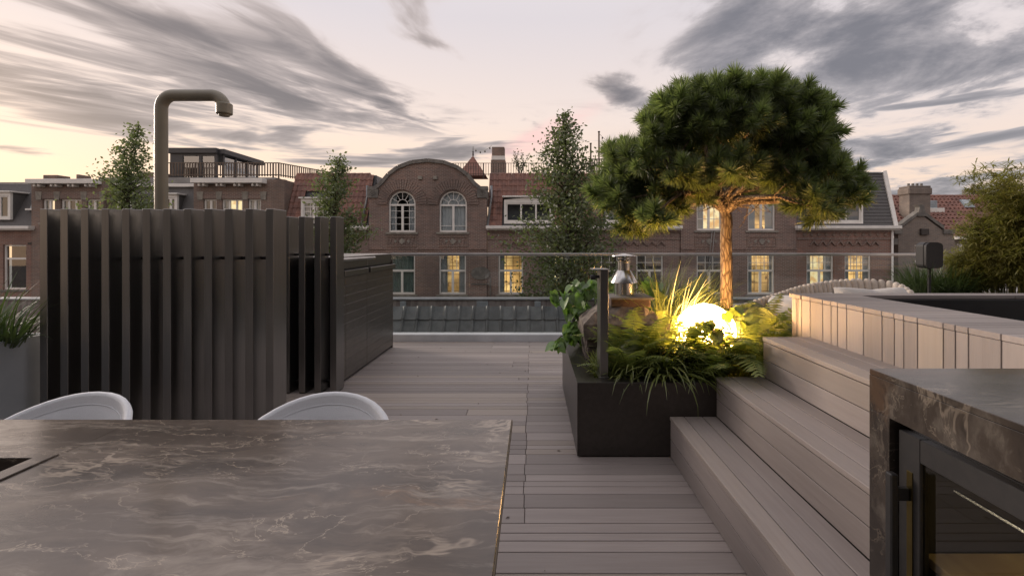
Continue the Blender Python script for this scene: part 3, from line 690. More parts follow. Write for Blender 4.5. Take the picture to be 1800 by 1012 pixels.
# old chimney of the house below, poking up through the planter
ck = 210.0; cy0 = Dk(ck); cy1 = Dk(185.5); cxl, cxr = .438, 1.125; ez = .862
ch = root('brick_chimney', 'old weathered brick chimney with a sloped stone cap rising out of the planter', 'chimney', ((cxl + cxr) / 2, (cy0 + cy1) / 2, .3))
ins = .022
part('mortar_core', MB().box(cxl + ins + .010, cxr - ins - .010, cy0 + ins + .010, cy1 - ins - .010, .0, ez - .13), 'stone_grey', ch)
rc = random.Random(11); z = ez - .135; row = 0
while z > .20:
    hb = .062
    def course(x0, x1, y0, y1, axis):
        ln = (x1 - x0) if axis == 'x' else (y1 - y0); pos = 0 if row % 2 == 0 else -.10
        while pos < ln - .01:
            a, b = max(pos, 0), min(pos + .205, ln); pos += .212
            if b - a < .03: continue
            j = rc.uniform(-.002, .004)
            if axis == 'x': piece('brick', (round(b - a, 2) - .004, .05, hb), 'chimney_brick', ch, (x0 + (a + b) / 2, (y0 + y1) / 2 + j, z - hb / 2), .006)
            else: piece('brick', (.05, round(b - a, 2) - .004, hb), 'chimney_brick', ch, ((x0 + x1) / 2 + j, y0 + (a + b) / 2, z - hb / 2), .006)
    o_ = .0 if row > 1 else (-.016 if row == 0 else -.008)
    course(cxl + ins + o_, cxr - ins - o_, cy0 + ins + o_, cy0 + ins + .05 + o_, 'x')
    course(cxl + ins + o_, cxl + ins + .05 + o_, cy0 + ins + .052, cy1 - ins, 'y'); course(cxr - ins - .05 - o_, cxr - ins - o_, cy0 + ins + .052, cy1 - ins, 'y')
    z -= hb + .010; row += 1
cap = MB(); cx_, cy_ = (cxl + cxr) / 2, (cy0 + cy1) / 2; N = 9
def capz(u, v):
    e = max(abs(u), abs(v)); return ez + (1.005 - ez) * min(1, (1 - e) / .52)
vs = []; rj = random.Random(4)
for j in range(N):
    for i in range(N):
        u, v = -1 + 2 * i / (N - 1), -1 + 2 * j / (N - 1); jit = .012
        vs.append((cx_ + u * (cxr - cxl + .03) / 2 + rj.uniform(-jit, jit) * .6, cy_ + v * (cy1 - cy0 + .03) / 2 + rj.uniform(-jit, jit) * .6, capz(u, v) + rj.uniform(-jit, jit)))
cap.add(vs, [(j * N + i, j * N + i + 1, (j + 1) * N + i + 1, (j + 1) * N + i) for j in range(N - 1) for i in range(N - 1)])
rim = [i for i in range(N)] + [j * N + N - 1 for j in range(1, N)] + [(N - 1) * N + i for i in range(N - 2, -1, -1)] + [j * N for j in range(N - 2, 0, -1)]
o0 = len(cap.v); cap.add([(vs[r][0], vs[r][1], ez - .06) for r in rim] + [(vs[r][0] * .97 + cx_ * .03, vs[r][1] * .97 + cy_ * .03, ez - .13) for r in rim], [])
m_ = len(rim)
cap.f += [(rim[i], rim[(i + 1) % m_], o0 + (i + 1) % m_, o0 + i) for i in range(m_)] + [(o0 + i, o0 + (i + 1) % m_, o0 + m_ + (i + 1) % m_, o0 + m_ + i) for i in range(m_)]
part('stone_cap', cap, 'chimney_stone', ch)
tx0, tx1 = at(1071, 0, 200).x, at(1139, 0, 200).x; tcx = (tx0 + tx1) / 2
part('clay_collar', MB().box(tx0, tx1, cy_ - .16, cy_ + .16, .99, 1.055, .006), 'terracotta', ch)
part('slate_slab', MB().box(tx0 - .012, tx1 + .022, cy_ - .19, cy_ + .18, 1.056, 1.075, .004), 'stone_grey', ch)
cxx = at(1099, 0, 200).x; b0 = 1.076
cow = MB(); cow.lathe([(.088, b0), (.088, b0 + .125)], (cxx, cy_, 0), 40); cow.lathe([(.124, b0 + .112), (.124, b0 + .118), (.060, b0 + .222)], (cxx, cy_, 0), 40)
cow.lathe([(.056, b0 + .21), (.056, b0 + .29), (.060, b0 + .295), (.060, b0 + .305), (.054, b0 + .31)], (cxx, cy_, 0), 32)
for q in range(4):
    an = R(45 + 90 * q); cow.tube([(cxx + .056 * math.cos(an), cy_ + .056 * math.sin(an), b0 + .29), (cxx + .056 * math.cos(an), cy_ + .056 * math.sin(an), b0 + .355)], .004, 6)
cow.lathe([(.058, b0 + .322), (.058, b0 + .334)], (cxx, cy_, 0), 32)
cow.lathe([(0, b0 + .372), (.03, b0 + .366), (.115, b0 + .352), (.116, b0 + .348), (0, b0 + .35)], (cxx, cy_, 0), 40)
shade_auto(part('steel_cowl', cow, 'steel', ch))

gl = root('globe_lamp', 'large glowing white globe lamp lying among ferns at the foot of the pine', 'lamp', at(1240, 586, 207))
gm = MB(); rad = .252; gm.lathe([(rad * math.sin(math.pi * i / 24), -rad * math.cos(math.pi * i / 24)) for i in range(25)], at(1240, 586, 207), 48)
part('globe', gm, 'globe_light', gl, True)
part('base', MB().lathe([(0, .45), (.09, .45), (.10, .47), (.10, at(1240, 586, 207).z - rad + .02), (0, at(1240, 586, 207).z - rad + .02)], (at(1240, 586, 207).x, Dk(207), 0), 24), 'black_metal', gl)

# bits of leaf and dust lying on the boards
fl = MB(); rq = random.Random(6)
for n in range(46):
    x, y_ = rq.uniform(-1.9, .9), rq.uniform(2.2, 7.4)
    if x > PLX - .03 and y_ > PY0 - .02: continue
    a, s_ = rq.uniform(0, 6.28), rq.uniform(.006, .020); d, e = Vector((math.cos(a), math.sin(a), 0)), Vector((-math.sin(a), math.cos(a), 0)); p = Vector((x, y_, .0015))
    fl.add([p - d * s_, p + e * s_ * .4 + Vector((0, 0, .004)), p + d * s_, p - e * s_ * .4 + Vector((0, 0, .003))], [(0, 1, 2, 3)])
o = part('fallen_leaves', fl, 'wood_old', kind='stuff', recalc=False); o['label'] = 'tiny fallen leaves and bits scattered on the deck boards'; o['category'] = 'debris'

# ------------------------------------------------------------------ the pine
rp = random.Random(21)
TD = Dk(187)
tree = root('pine_tree', 'cloud-pruned pine tree with a broad crown lit from below in the black planter', 'tree', (at(1276, 0, 187).x, TD, .48))
def sm(pts, n=6):
    """smooth path through the points"""
    P = [Vector(p) for p in pts]; out = []
    for i in range(len(P) - 1):
        a, b, c, d = P[max(i - 1, 0)], P[i], P[i + 1], P[min(i + 2, len(P) - 1)]
        for j in range(n):
            t = j / n; out.append(.5 * ((2 * b) + (c - a) * t + (2 * a - 5 * b + 4 * c - d) * t * t + (3 * b - a - 3 * c + d) * t ** 3))
    return out + [P[-1]]
def P(px, py, dy=0.0):
    k = F / (TD + dy); return at(px, py, k)
trunk_pts = sm([P(1274, 640), P(1276, 560), P(1277, 480), P(1276, 420), P(1277, 385), P(1270, 362), P(1256, 350)], 5)
nT = len(trunk_pts)
tk = MB(); tk.tube(trunk_pts, [.060 - .012 * i / nT + (.012 if i < 3 else 0) + rp.uniform(-.003, .003) for i in range(nT)], 14)
fork = P(1276, 372)
# pads of foliage: (px, py, radius px)
top = [(1163, 214, 32), (1192, 190, 30), (1216, 176, 28), (1252, 172, 32), (1300, 163, 28), (1346, 168, 32), (1394, 178, 30), (1432, 198, 30), (1443, 232, 28), (1160, 246, 28), (1212, 232, 38), (1262, 222, 40), (1318, 216, 42), (1375, 222, 40), (1420, 252, 30)]
mid = [(1150, 270, 26), (1190, 268, 30), (1235, 272, 30), (1285, 262, 30), (1330, 265, 32), (1375, 270, 30), (1418, 280, 28), (1448, 272, 24)]
low = [(1092, 282, 30), (1128, 288, 30), (1062, 342, 22), (1100, 325, 28), (1082, 352, 22), (1112, 382, 20), (1150, 335, 32), (1200, 305, 32), (1218, 335, 32), (1262, 305, 28), (1292, 296, 34), (1340, 298, 40), (1378, 310, 38), (1422, 312, 36), (1458, 300, 30), (1488, 312, 26), (1498, 340, 26), (1468, 348, 30), (1428, 352, 30), (1178, 362, 24), (1130, 360, 24), (1108, 398, 17), (1150, 385, 18), (1450, 372, 22)]
pads = []
cx0 = 1285
for (x, y, r) in top:
    u = (x - cx0) / 175; v = (y - 255) / 100; dd = max(0.0, 1 - u * u * .8 - min(v * v, 1) * .35)
    pads.append((x, y, r, -.75 * math.sqrt(dd) + rp.uniform(-.1, .1)))
    if v < .1: pads.append((x + rp.uniform(-14, 14), y + rp.uniform(0, 12), r, .65 * math.sqrt(dd) + rp.uniform(-.1, .1)))
    if v < -.4: pads.append((x, y + rp.uniform(-2, 6), r, rp.uniform(-.15, .15)))
for (x, y, r) in mid:
    for dy in (-.40, .4)[x % 2:]: pads.append((x + rp.uniform(-8, 8), y + rp.uniform(-5, 5), r, dy + rp.uniform(-.12, .12)))
for (x, y, r) in low:
    u = (x - cx0) / 245; dd = max(0.02, 1 - u * u)
    pads.append((x, y, r, -.95 * math.sqrt(dd) * rp.uniform(.55, 1), 1))
    if abs(u) < .95 and y < 335: pads.append((x + rp.uniform(-12, 12), y + rp.uniform(-8, 6), r, .95 * math.sqrt(dd) * rp.uniform(.5, 1)))
for (x, y, r) in ((1335, 338, 24), (1385, 342, 26), (1300, 335, 22), (1410, 360, 22), (1240, 338, 20)): pads.append((x, y, r, rp.uniform(.35, .8)))
# limbs: primary limbs sweep out from the fork, each pad hangs on the nearest one
prim = []
for (tx, ty, dy) in ((1110, 335, -.2), (1180, 300, -.6), (1240, 250, .1), (1300, 240, -.4), (1360, 290, -.6), (1440, 338, -.55), (1370, 345, -.75), (1200, 338, -.65), (1450, 320, .3), (1330, 260, .6), (1180, 310, .6), (1400, 240, 0), (1190, 220, 0)):
    a = fork; b = P(tx, ty, dy); m1 = a.lerp(b, .45) + Vector((rp.uniform(-.1, .1), rp.uniform(-.1, .1), .02 + rp.uniform(-.06, .06))); m0 = a.lerp(b, .18) + Vector((0, 0, .06))
    path = sm([a, m0, m1, b], 6); prim.append(path); tk.tube(path, [.040 - .026 * i / len(path) for i in range(len(path))], 8)
shade_auto(part('trunk', tk, 'pine_bark', tree), 80)
br = MB(); allp = [p for pa in prim for p in pa[6:]]
tufts = []
for (x, y, r, dy, *lowp) in pads:
    c = P(x, y, dy); rr = r / (F / (TD + dy))
    s = min(allp, key=lambda p: (p - c).length + (.35 if p.z > c.z + .05 else 0)); base = c - Vector((0, 0, rr * .35))
    br.tube(sm([s, s.lerp(base, .5) + Vector((rp.uniform(-.05, .05), rp.uniform(-.05, .05), rp.uniform(-.03, .03))), base], 3), [.015 - .008 * i / 6 for i in range(7)], 5)
    n = max(6, int(16 * (rr / .19) ** 2 * .9)); ga = math.pi * (3 - math.sqrt(5)); ph = rp.random() * 6
    for i in range(n):
        zz = 1 - (i + .5) / n * (1.85 if lowp else 1.6)          # upper cap down a little below the equator
        q = math.sqrt(max(0, 1 - zz * zz)); d = Vector((math.cos(ga * i + ph) * q, math.sin(ga * i + ph) * q, zz * .85))
        pos = c + d * rr * rp.uniform(.58, .84); dr = (d + Vector((0, 0, .75 if zz > -.1 else .35)) + Vector((rp.uniform(-.25, .25), rp.uniform(-.25, .25), rp.uniform(-.1, .2)))).normalized()
        tufts.append((pos, dr, rp.uniform(.82, 1.15), c, rr))
        if i % 2 == 0: br.tube([base.lerp(c, .3), pos - dr * .06], [.006, .004], 4, False)
# dead twig tangle under the crown
for n in range(190):
    pa = rp.choice(prim); a = pa[rp.randrange(4, len(pa))]; pts = [a]; d = Vector((rp.uniform(-1, 1), rp.uniform(-1, 1), rp.uniform(-.35, .25))).normalized()
    for q in range(4): pts.append(pts[-1] + d * .07); d = (d + Vector((rp.uniform(-.5, .5), rp.uniform(-.5, .5), rp.uniform(-.35, .35)))).normalized()
    br.tube(pts, [.006, .005, .004, .003, .002], 4, False)
part('branches', br, 'pine_bark', tree, True)
def tuft_mesh(seed, n=230):
    q = random.Random(seed); vs, fs = [], []
    for i in range(n):
        h = (i / n) ** .9; ax = Vector((0, 0, -.055 + .125 * h)); ang = q.uniform(0, 6.283); el = R(2 + 62 * h ** 1.4 + q.uniform(-12, 12))
        d = Vector((math.cos(ang) * math.cos(el), math.sin(ang) * math.cos(el), math.sin(el))); L = q.uniform(.082, .118)
        d2 = (d + Vector((0, 0, -.10))).normalized(); wv = d.cross(Vector((q.uniform(-1, 1), q.uniform(-1, 1), q.uniform(-1, 1)))).normalized() * .0034
        m = ax + d * L * .55; tip = m + d2 * L * .45; o = len(vs); vs += [ax - wv * .8, ax + wv * .8, m + wv, m - wv, tip]; fs += [(o, o + 1, o + 2, o + 3), (o + 3, o + 2, o + 4)]
    mb = MB(); mb.v = [tuple(v) for v in vs]; mb.f = fs; return mb.mesh('needle_cluster', 'needle', False, False)
tm = [tuft_mesh(s) for s in range(4)]
tufts.sort(key=lambda t: t[0].y)
rest = MB()
for i, (pos, dr, s, c, rr) in enumerate(tufts):
    qn = dr.to_track_quat('Z', 'Y') @ Quaternion((0, 0, 1), rp.uniform(0, 6.28))
    if i < 300: link('needle_cluster', tm[i % 4], tree, pos, qn, s)
    else:
        me = tm[i % 4]; M = Matrix.Translation(pos) @ qn.to_matrix().to_4x4() @ Matrix.Diagonal((s, s, s, 1)); rest.add([M @ v.co for v in me.vertices], [tuple(p.vertices) for p in me.polygons])
part('crown', rest, 'needle', tree, kind='stuff', recalc=False)

# ------------------------------------------------------------------ planting in the black planter
def strip(mb, pts, w, fold=.0):
    """a blade: strip along pts, widths w"""
    vs = []; n = len(pts)
    for i, p in enumerate(pts):
        d = (pts[min(i + 1, n - 1)] - pts[max(i - 1, 0)]); s = d.cross(Vector((0, 0, 1)))
        s = s.normalized() if s.length > 1e-5 else Vector((1, 0, 0)); vs += [p - s * w[i], p + s * w[i]]
    mb.add(vs, [(2 * i, 2 * i + 1, 2 * i + 3, 2 * i + 2) for i in range(n - 1)])
def blade_path(o, ang, L, lean, droop, n=6):
    pts = []; el = R(90) - lean; p = Vector(o); h = Vector((math.cos(ang), math.sin(ang), 0))
    for i in range(n + 1):
        pts.append(p.copy()); p = p + (h * math.cos(el) + Vector((0, 0, 1)) * math.sin(el)) * (L / n); el -= droop / n
    return pts
def grass(name, label, loc, n, L, w, mat, spread=.05, lean=(5, 55), droop=(30, 110), group=None, seed=0, cat='grass plant', bias=None):
    q = random.Random(seed); mb = MB()
    for i in range(n):
        an = q.uniform(0, 6.283); r = spread * math.sqrt(q.random()); o = Vector((r * math.cos(an), r * math.sin(an), 0)) + Vector(loc); a2 = an + q.uniform(-.7, .7)
        if bias is not None and q.random() < .5: a2 = bias + q.uniform(-.8, .8)
        l = L * q.uniform(.55, 1.1); pts = blade_path(o, a2, l, R(q.uniform(*lean)), R(q.uniform(*droop))); ww = w * q.uniform(.7, 1.2)
        strip(mb, pts, [ww * .6, ww, ww, ww * .9, ww * .7, ww * .4, .0004])
    rt = root(name, label, cat, loc, group); part('blades', mb, mat, rt, recalc=False); return rt
def frond_mesh(seed):
    q = random.Random(seed); mb = MB(); path = blade_path((0, 0, 0), 0, 1.0, R(18), R(75 + q.uniform(-10, 15)), 22)
    strip(mb, path, [.008 * (1 - i / 26) for i in range(23)])
    for i in range(4, 23):
        t = i / 22; ln = .19 * math.sin(math.pi * min(1, (t - .08) * .98) ** .75) + .012; p = path[i]; d = (path[min(i + 1, 22)] - path[i - 1]).normalized(); up = d.cross(Vector((0, 1, 0))).normalized() * -1
        for sg in (-1, 1):
            dv = (Vector((0, sg, 0)) + d * .45 + Vector((0, 0, -.18 + q.uniform(-.15, .12)))).normalized(); w_ = d * .021
            m = p + dv * ln * .45; tip = p + dv * ln + Vector((0, 0, -ln * .12)); mb.add([p - w_ * .6, p + w_ * .6, m + w_, m - w_, tip], [(0, 1, 2, 3), (3, 2, 4)])
    return mb.mesh('frond', 'fern_leaf', False, False)
fm = [frond_mesh(s) for s in range(4)]
def fern(px, py, k, size, nf, label, seed, lean=0):
    q = random.Random(seed); loc = at(px, py, k); loc.z = .475; rt = root('fern', label, 'fern', loc, 'ferns in the black planter')
    for i in range(nf):
        a = 6.283 * i / nf + q.uniform(-.3, .3); link('frond', fm[i % 4], rt, loc + Vector((math.cos(a) * .015, math.sin(a) * .015, 0)), Euler((q.uniform(-.2, .2), q.uniform(-.45, .25), a)), size * q.uniform(.75, 1.1))
FERNS = [(1092, 640, 230, .46, 12, 'fern beside the metal post, just behind the front rim of the planter'),
         (1115, 610, 218, .66, 13, 'fern in front of the stone chimney cap'),
         (1235, 630, 224, .46, 13, 'fern at the front rim under the globe lamp'),
         (1262, 640, 234, .50, 12, 'low dark fern in the corner against the second step'),
         (1300, 610, 226, .66, 14, 'bushy fern against the end of the top step'),
         (1290, 580, 214, .74, 14, 'tall fern to the right of the globe lamp, brightly lit'),
         (1335, 580, 212, .70, 14, 'tall fern standing against the end of the pool surround'),
         (1330, 600, 198, .66, 13, 'fern behind the tall lit ferns, next to the rope daybed'),
         (1205, 600, 217, .62, 13, 'fern immediately left of the globe lamp'),
         (1178, 560, 180, .70, 11, 'fern behind the chimney, left of the pine trunk'),
         (1243, 545, 176, .92, 9, 'upright yellow fern rising behind the globe lamp'),
         (1150, 600, 214, .60, 13, 'fern between the strap-leaved clump and the chimney'),
         (1245, 600, 224, .56, 13, 'fern right in front of the globe lamp, dark against its glow'),
         (1368, 600, 204, .70, 12, 'fern in the far right corner of the planter by the pool planks'),
         (1310, 600, 190, .70, 12, 'fern right of the pine trunk with curled bright tips')]
for n, f_ in enumerate(FERNS): fern(*f_, seed=100 + n)
grass('strap_leaf_clump', 'clump of arching yellow-green strap leaves at the front of the black planter', Vector((at(1168, 0, 236).x, Dk(232), .50)), 150, .50, .0095, 'grass_leaf', .06, (5, 60), (60, 150), seed=3, cat='plant')
grass('strap_leaf_clump', 'smaller strap-leaved clump right of the arching clump, under the globe lamp', Vector((at(1210, 0, 230).x, Dk(226), .49)), 80, .42, .0075, 'grass_leaf', .05, (5, 60), (60, 140), seed=4, cat='plant')
for px, k, L, n_, lab in ((1108, 229, .44, 110, 'strap-leaved clump right beside the metal post at the front rim'), (1238, 234, .36, 80, 'low strap-leaved clump at the front rim, closest to the second step')):
    grass('strap_leaf_clump', lab, Vector((at(px, 0, k).x, Dk(k), .49)), n_, L, .0075, 'grass_leaf', .06, (3, 55), (50, 140), seed=int(px), cat='plant')
for n, (px, k, L, nn, lab) in enumerate(((1168, 188, 1.0, 190, 'tall golden grass right of the steel chimney cowl'), (1190, 196, .90, 170, 'golden grass arching between the chimney cap and the globe lamp'), (1150, 176, 1.0, 150, 'golden grass behind the chimney cap'), (1215, 180, .85, 130, 'golden grass directly behind the globe lamp'))):
    grass('golden_grass', lab, Vector((at(px, 0, k).x, Dk(k), .475)), int(nn * 1.5), L, .0065, 'grass_leaf', .11, (2, 32), (30, 100), 'golden grasses in the black planter', 30 + n, bias=.4)
def leaf_heart(name, mat, L=1.0, lob=0):
    mb = MB(); half = [(0, 0), (.30, -.10), (.46, .10), (.44, .38), (.27, .68), (0, 1.0)]
    if lob: half = [(0, 0), (.28, -.16), (.36, .0), (.55, .02), (.52, .24), (.64, .42), (.46, .55), (.44, .76), (.24, .78), (.12, .95), (0, .90)]
    up = .14; vs = [(0, y * L, (-.12 * y * y) * L) for x, y in half[1:-1]]
    n = len(half)
    pts = [(x * L, y * L, (up * x - .16 * y * y) * L) for x, y in half]; mir = [(-x, y, z) for x, y, z in pts]
    mid = [(0, max(0, min(.95, y)) * L, -.16 * y * y * L - .02 * L) for x, y in half]
    mb.add(pts + mid, [(i, i + 1, n + i + 1, n + i) for i in range(n - 1)]); mb.add(mir + mid, [(i + 1, i, n + i, n + i + 1) for i in range(n - 1)])
    return mb.mesh(name, mat, True, False)
ivl = leaf_heart('leaf', 'ivy_leaf'); bll = leaf_heart('leaf', 'broad_leaf', 1.0, 1)
vine = root('climbing_vine', 'heart-leaved green vine tumbling over the left side of the brick chimney', 'vine', (.40, 4.5, .5))
rv = random.Random(9); vst = MB()
blobs = [(1030, 515, 185, .115, 20), (1012, 505, 183, .09, 14), (1045, 500, 185, .09, 12), (1075, 500, 172, .09, 10), (975, 522, 186, .06, 7), (996, 528, 187, .08, 12), (1008, 545, 187, .08, 12), (1000, 570, 190, .075, 12), (1004, 588, 192, .08, 12), (990, 598, 196, .055, 8), (974, 603, 198, .045, 5), (1022, 535, 184, .09, 12), (1150, 505, 176, .08, 9), (1136, 500, 176, .07, 7), (1020, 580, 180, .08, 10)]
for (px, py, k, r, n) in blobs:
    c = at(px, py, k); prev = Vector((.47, 4.75, .55)); vst.tube(sm([prev, prev.lerp(c, .5) + Vector((-.03, 0, .08)), c], 4), .005, 5, False)
    for i in range(n):
        d = Vector((rv.gauss(0, 1), rv.gauss(0, 1), rv.gauss(0, 1))).normalized() * r * rv.uniform(.3, 1.05); p = c + d
        tilt = Euler((R(rv.uniform(-75, -5)), R(rv.uniform(-35, 35)), R(rv.uniform(120, 240)))); link('leaf', ivl, vine, p, tilt, rv.uniform(.07, .12))
part('stem', vst, 'bark', vine, True)
for n, (px, py, k, lab) in enumerate(((1243, 580, 226, 'lobed broad-leaved plant silhouetted against the globe lamp'), (1300, 560, 218, 'lobed broad-leaved plant right of the globe lamp, glowing yellow'))):
    loc = at(px, py + 50, k); loc.z = .475; rt = root('broad_leaf_plant', lab, 'plant', loc); stm = MB()
    for i in range(9):
        tgt = at(px + rv.uniform(-26, 26), py + rv.uniform(-22, 30), k + rv.uniform(-6, 6)); stm.tube(sm([loc, loc.lerp(tgt, .5) + Vector((0, 0, .03)), tgt], 3), .003, 5, False)
        link('leaf', bll, rt, tgt, Euler((R(rv.uniform(-70, -15)), R(rv.uniform(-25, 25)), R(rv.uniform(90, 270)))), rv.uniform(.07, .12))
    part('stem', stm, 'grass_leaf', rt, True)
# low cover between the clumps
cv = MB(); rcv = random.Random(77)
for n in range(4200):
    x, y_ = rcv.uniform(PLX + RW + .03, 1.95), rcv.uniform(PY0 + .16, PY1 - .1)
    if cxl - .02 < x < cxr + .02 and cy0 - .03 < y_ < cy1 + .03: continue
    hgt = rcv.uniform(.06, .30); a = rcv.uniform(0, 6.28); strip(cv, blade_path((x, y_, .475), a, hgt, R(rcv.uniform(5, 50)), R(rcv.uniform(20, 100)), 3), [.004, .008, .007, .001])
o = part('ground_cover', cv, 'fern_leaf', kind='stuff', recalc=False); o['label'] = 'low green ground cover between the ferns of the black planter'; o['category'] = 'ground cover'

# grasses in the grey planter on the left
grass('strap_grass', 'dark green strap grass growing in the grey planter against the slat screen', Vector((-4.06, 3.70, .74)), 130, .50, .0075, 'dark_grass', .12, (3, 50), (15, 90), 'grasses in the grey planter', 61)
grass('strap_grass', 'dark green strap grass at the very left edge of the photo in the grey planter', Vector((-4.30, 3.72, .74)), 150, .58, .0075, 'dark_grass', .16, (3, 45), (15, 80), 'grasses in the grey planter', 62)

# ------------------------------------------------------------------ rope daybed on the upper terrace
db = root('rope_daybed', 'round outdoor daybed with a curved back wound in thick beige rope', 'daybed', (3.2, 5.4, UT))
cp = sm([at(x, y, k) for x, y, k in ((1284, 541, 171), (1330, 526, 166), (1370, 515, 160), (1410, 503, 155), (1450, 496, 151), (1490, 492, 149), (1530, 491.5, 150), (1560, 494, 152), (1585, 500, 156), (1601, 512, 161))], 8)
def rope_piece():
    mb = MB(); n, m = 12, 8; vs = []
    for j in range(n):
        t = math.sin(math.pi / 2 * (-1 + 2 * j / (n - 1))); s = max(.03, (1 - abs(t) ** 7)) ** .5
        for i in range(m):
            a = 2 * math.pi * i / m; vs.append((math.cos(a) * .042 * s, math.sin(a) * .042 * s, t * .19))
    mb.add(vs, [(j * m + i, j * m + (i + 1) % m, (j + 1) * m + (i + 1) % m, (j + 1) * m + i) for j in range(n - 1) for i in range(m)]); return mb.mesh('rope_strip', 'rope', True)
rpm = rope_piece(); acc = 0; last = cp[0]; rr_ = random.Random(8); step = .072; frame = []
tot = 0; k = 0
for a, b in zip(cp[:-1], cp[1:]):
    seg = (b - a).length
    while tot + seg >= k * step:
        p = a.lerp(b, (k * step - tot) / seg); d = (b - a).normalized(); u = k * step; frame.append(p - Vector((0, 0, .10)))
        hl = min(1, max(.35, (p.z - UT - .10) / .46))
        lean = R(38) * max(0, 1 - k / 14) - R(10) * max(0, (k - 20) / 12)
        link('rope_strip', rpm, db, p - Vector((0, 0, .17 * hl)), Euler((R(-6), lean + R(rr_.uniform(-3, 3)), math.atan2(d.y, d.x))), (1, 1, hl * .98)); k += 1
    tot += seg
shade_auto(part('frame', MB().tube(frame, .018, 8), 'dark_panel', db))
base = MB(); ctr = Vector((sum(p.x for p in cp) / len(cp), min(p.y for p in cp) - .1, 0)); base.lathe([(0, UT + .02), (.9, UT + .02), (.98, UT + .06), (.98, UT + .20), (0, UT + .20)], (ctr.x, ctr.y - .1, 0), 36)
part('base', base, 'rope', db)
mt = MB(); mt.lathe([(0, UT + .2), (.93, UT + .2), (.97, UT + .24), (.97, UT + .33), (.93, UT + .37), (0, UT + .38)], (ctr.x, ctr.y - .1, 0), 36); part('mattress', mt, 'cushion', db, True)
def pillow(px, py, k, sx, sz, rot, label):
    mb = MB(); n = 14; vs = []
    for j in range(n + 1):
        for i in range(n + 1):
            u, v = -1 + 2 * i / n, -1 + 2 * j / n; e = (1 - u ** 4) * (1 - v ** 4); pull = 1 - .06 * (u * u * v * v)
            vs.append((u * sx / 2 * pull, 0, v * sz / 2 * pull))
    th = lambda u, v: .085 * max(0, (1 - u ** 4) * (1 - v ** 4)) ** .6
    fr_ = [(x, -th(x / sx * 2, z / sz * 2), z) for x, y, z in vs]; bk = [(x, th(x / sx * 2, z / sz * 2), z) for x, y, z in vs]
    fc = [(j * (n + 1) + i, j * (n + 1) + i + 1, (j + 1) * (n + 1) + i + 1, (j + 1) * (n + 1) + i) for j in range(n) for i in range(n)]
    mb.add(fr_, fc); mb.add(bk, [f[::-1] for f in fc]); o = link('pillow', mb.mesh('pillow', 'cushion', True), None, at(px, py, k), rot); o['label'] = label; o['category'] = 'pillow'; o['group'] = 'pillows on the daybed'
pillow(1510, 529, 166, .50, .30, Euler((R(-40), R(5), 0)), 'pale scatter pillow on the daybed, under the crest of its back')
pillow(1560, 529, 166, .44, .30, Euler((R(-42), R(-7), R(-12))), 'pale scatter pillow at the right end of the daybed')

# ------------------------------------------------------------------ raised bed at the back right
bed = part('gravel_bed', MB().box(4.55, 9.1, 5.35, 7.4, UT, .885), 'gravel', kind='structure')
gv = MB(); rg = random.Random(12)
for n in range(1800):
    c = Vector((rg.uniform(4.57, 6.4), rg.uniform(5.36, 6.6), .886 + rg.random() * .012)); s = rg.uniform(.012, .032)
    vs = [c + Vector((a0 * s * rg.uniform(.6, 1), b0 * s * rg.uniform(.6, 1), d0 * s * .7)) for a0, b0, d0 in ((1, 0, 0), (-1, 0, 0), (0, 1, 0), (0, -1, 0), (0, 0, 1), (0, 0, -1))]
    gv.add(vs, [(0, 2, 4), (2, 1, 4), (1, 3, 4), (3, 0, 4), (2, 0, 5), (1, 2, 5), (3, 1, 5), (0, 3, 5)])
o = part('gravel', gv, 'gravel', kind='stuff'); o['label'] = 'pale gravel along the edge of the raised bed'; o['category'] = 'gravel'
for n, (px, k, L, lab) in enumerate(((1620, 138, .52, 'dense dark green grass tuft left of the dark rounded lamp'), (1668, 140, .46, 'dark green grass tuft between the rounded lamp and the bamboo'))):
    grass('grass_tuft', lab, Vector((at(px, 0, k).x, Dk(k), .885)), 380, L, .0055, 'dark_grass', .20, (3, 50), (10, 80), 'grass tufts in the raised bed', 40 + n)
lk = 146.0
bx = root('rounded_lamp', 'dark bronze rounded box lamp on a slim post at the end of the glass rail', 'lamp', (at(1643, 0, lk).x, Dk(lk), .885))
def rbox(x0, x1, z0, z1, r, n=6):
    pts = []
    for (cx1, cz1, a0) in ((x1 - r, z1 - r, 0), (x0 + r, z1 - r, 90), (x0 + r, z0 + r, 180), (x1 - r, z0 + r, 270)):
        pts += [(cx1 + r * math.cos(R(a0 + 90 * i / n)), cz1 + r * math.sin(R(a0 + 90 * i / n))) for i in range(n + 1)]
    return pts
xa, xb, za, zb = at(1628, 0, lk).x, at(1658, 0, lk).x, at(0, 471, lk).z, at(0, 427, lk).z
shade_auto(part('housing', MB().ext(rbox(xa, xb, za, zb, .045), Dk(lk), Dk(lk) + .16), 'black_metal', bx))
part('rim', MB().plate(rbox(xa - .006, xb + .012, za - .006, zb + .008, .05), [rbox(xa + .003, xb - .003, za + .003, zb - .003, .043)], Dk(lk) + .04, Dk(lk) + .14), 'black_metal', bx)
part('stem', MB().tube([((xa + xb) / 2, Dk(lk) + .08, .886), ((xa + xb) / 2, Dk(lk) + .08, za)], .02, 10), 'black_metal', bx)
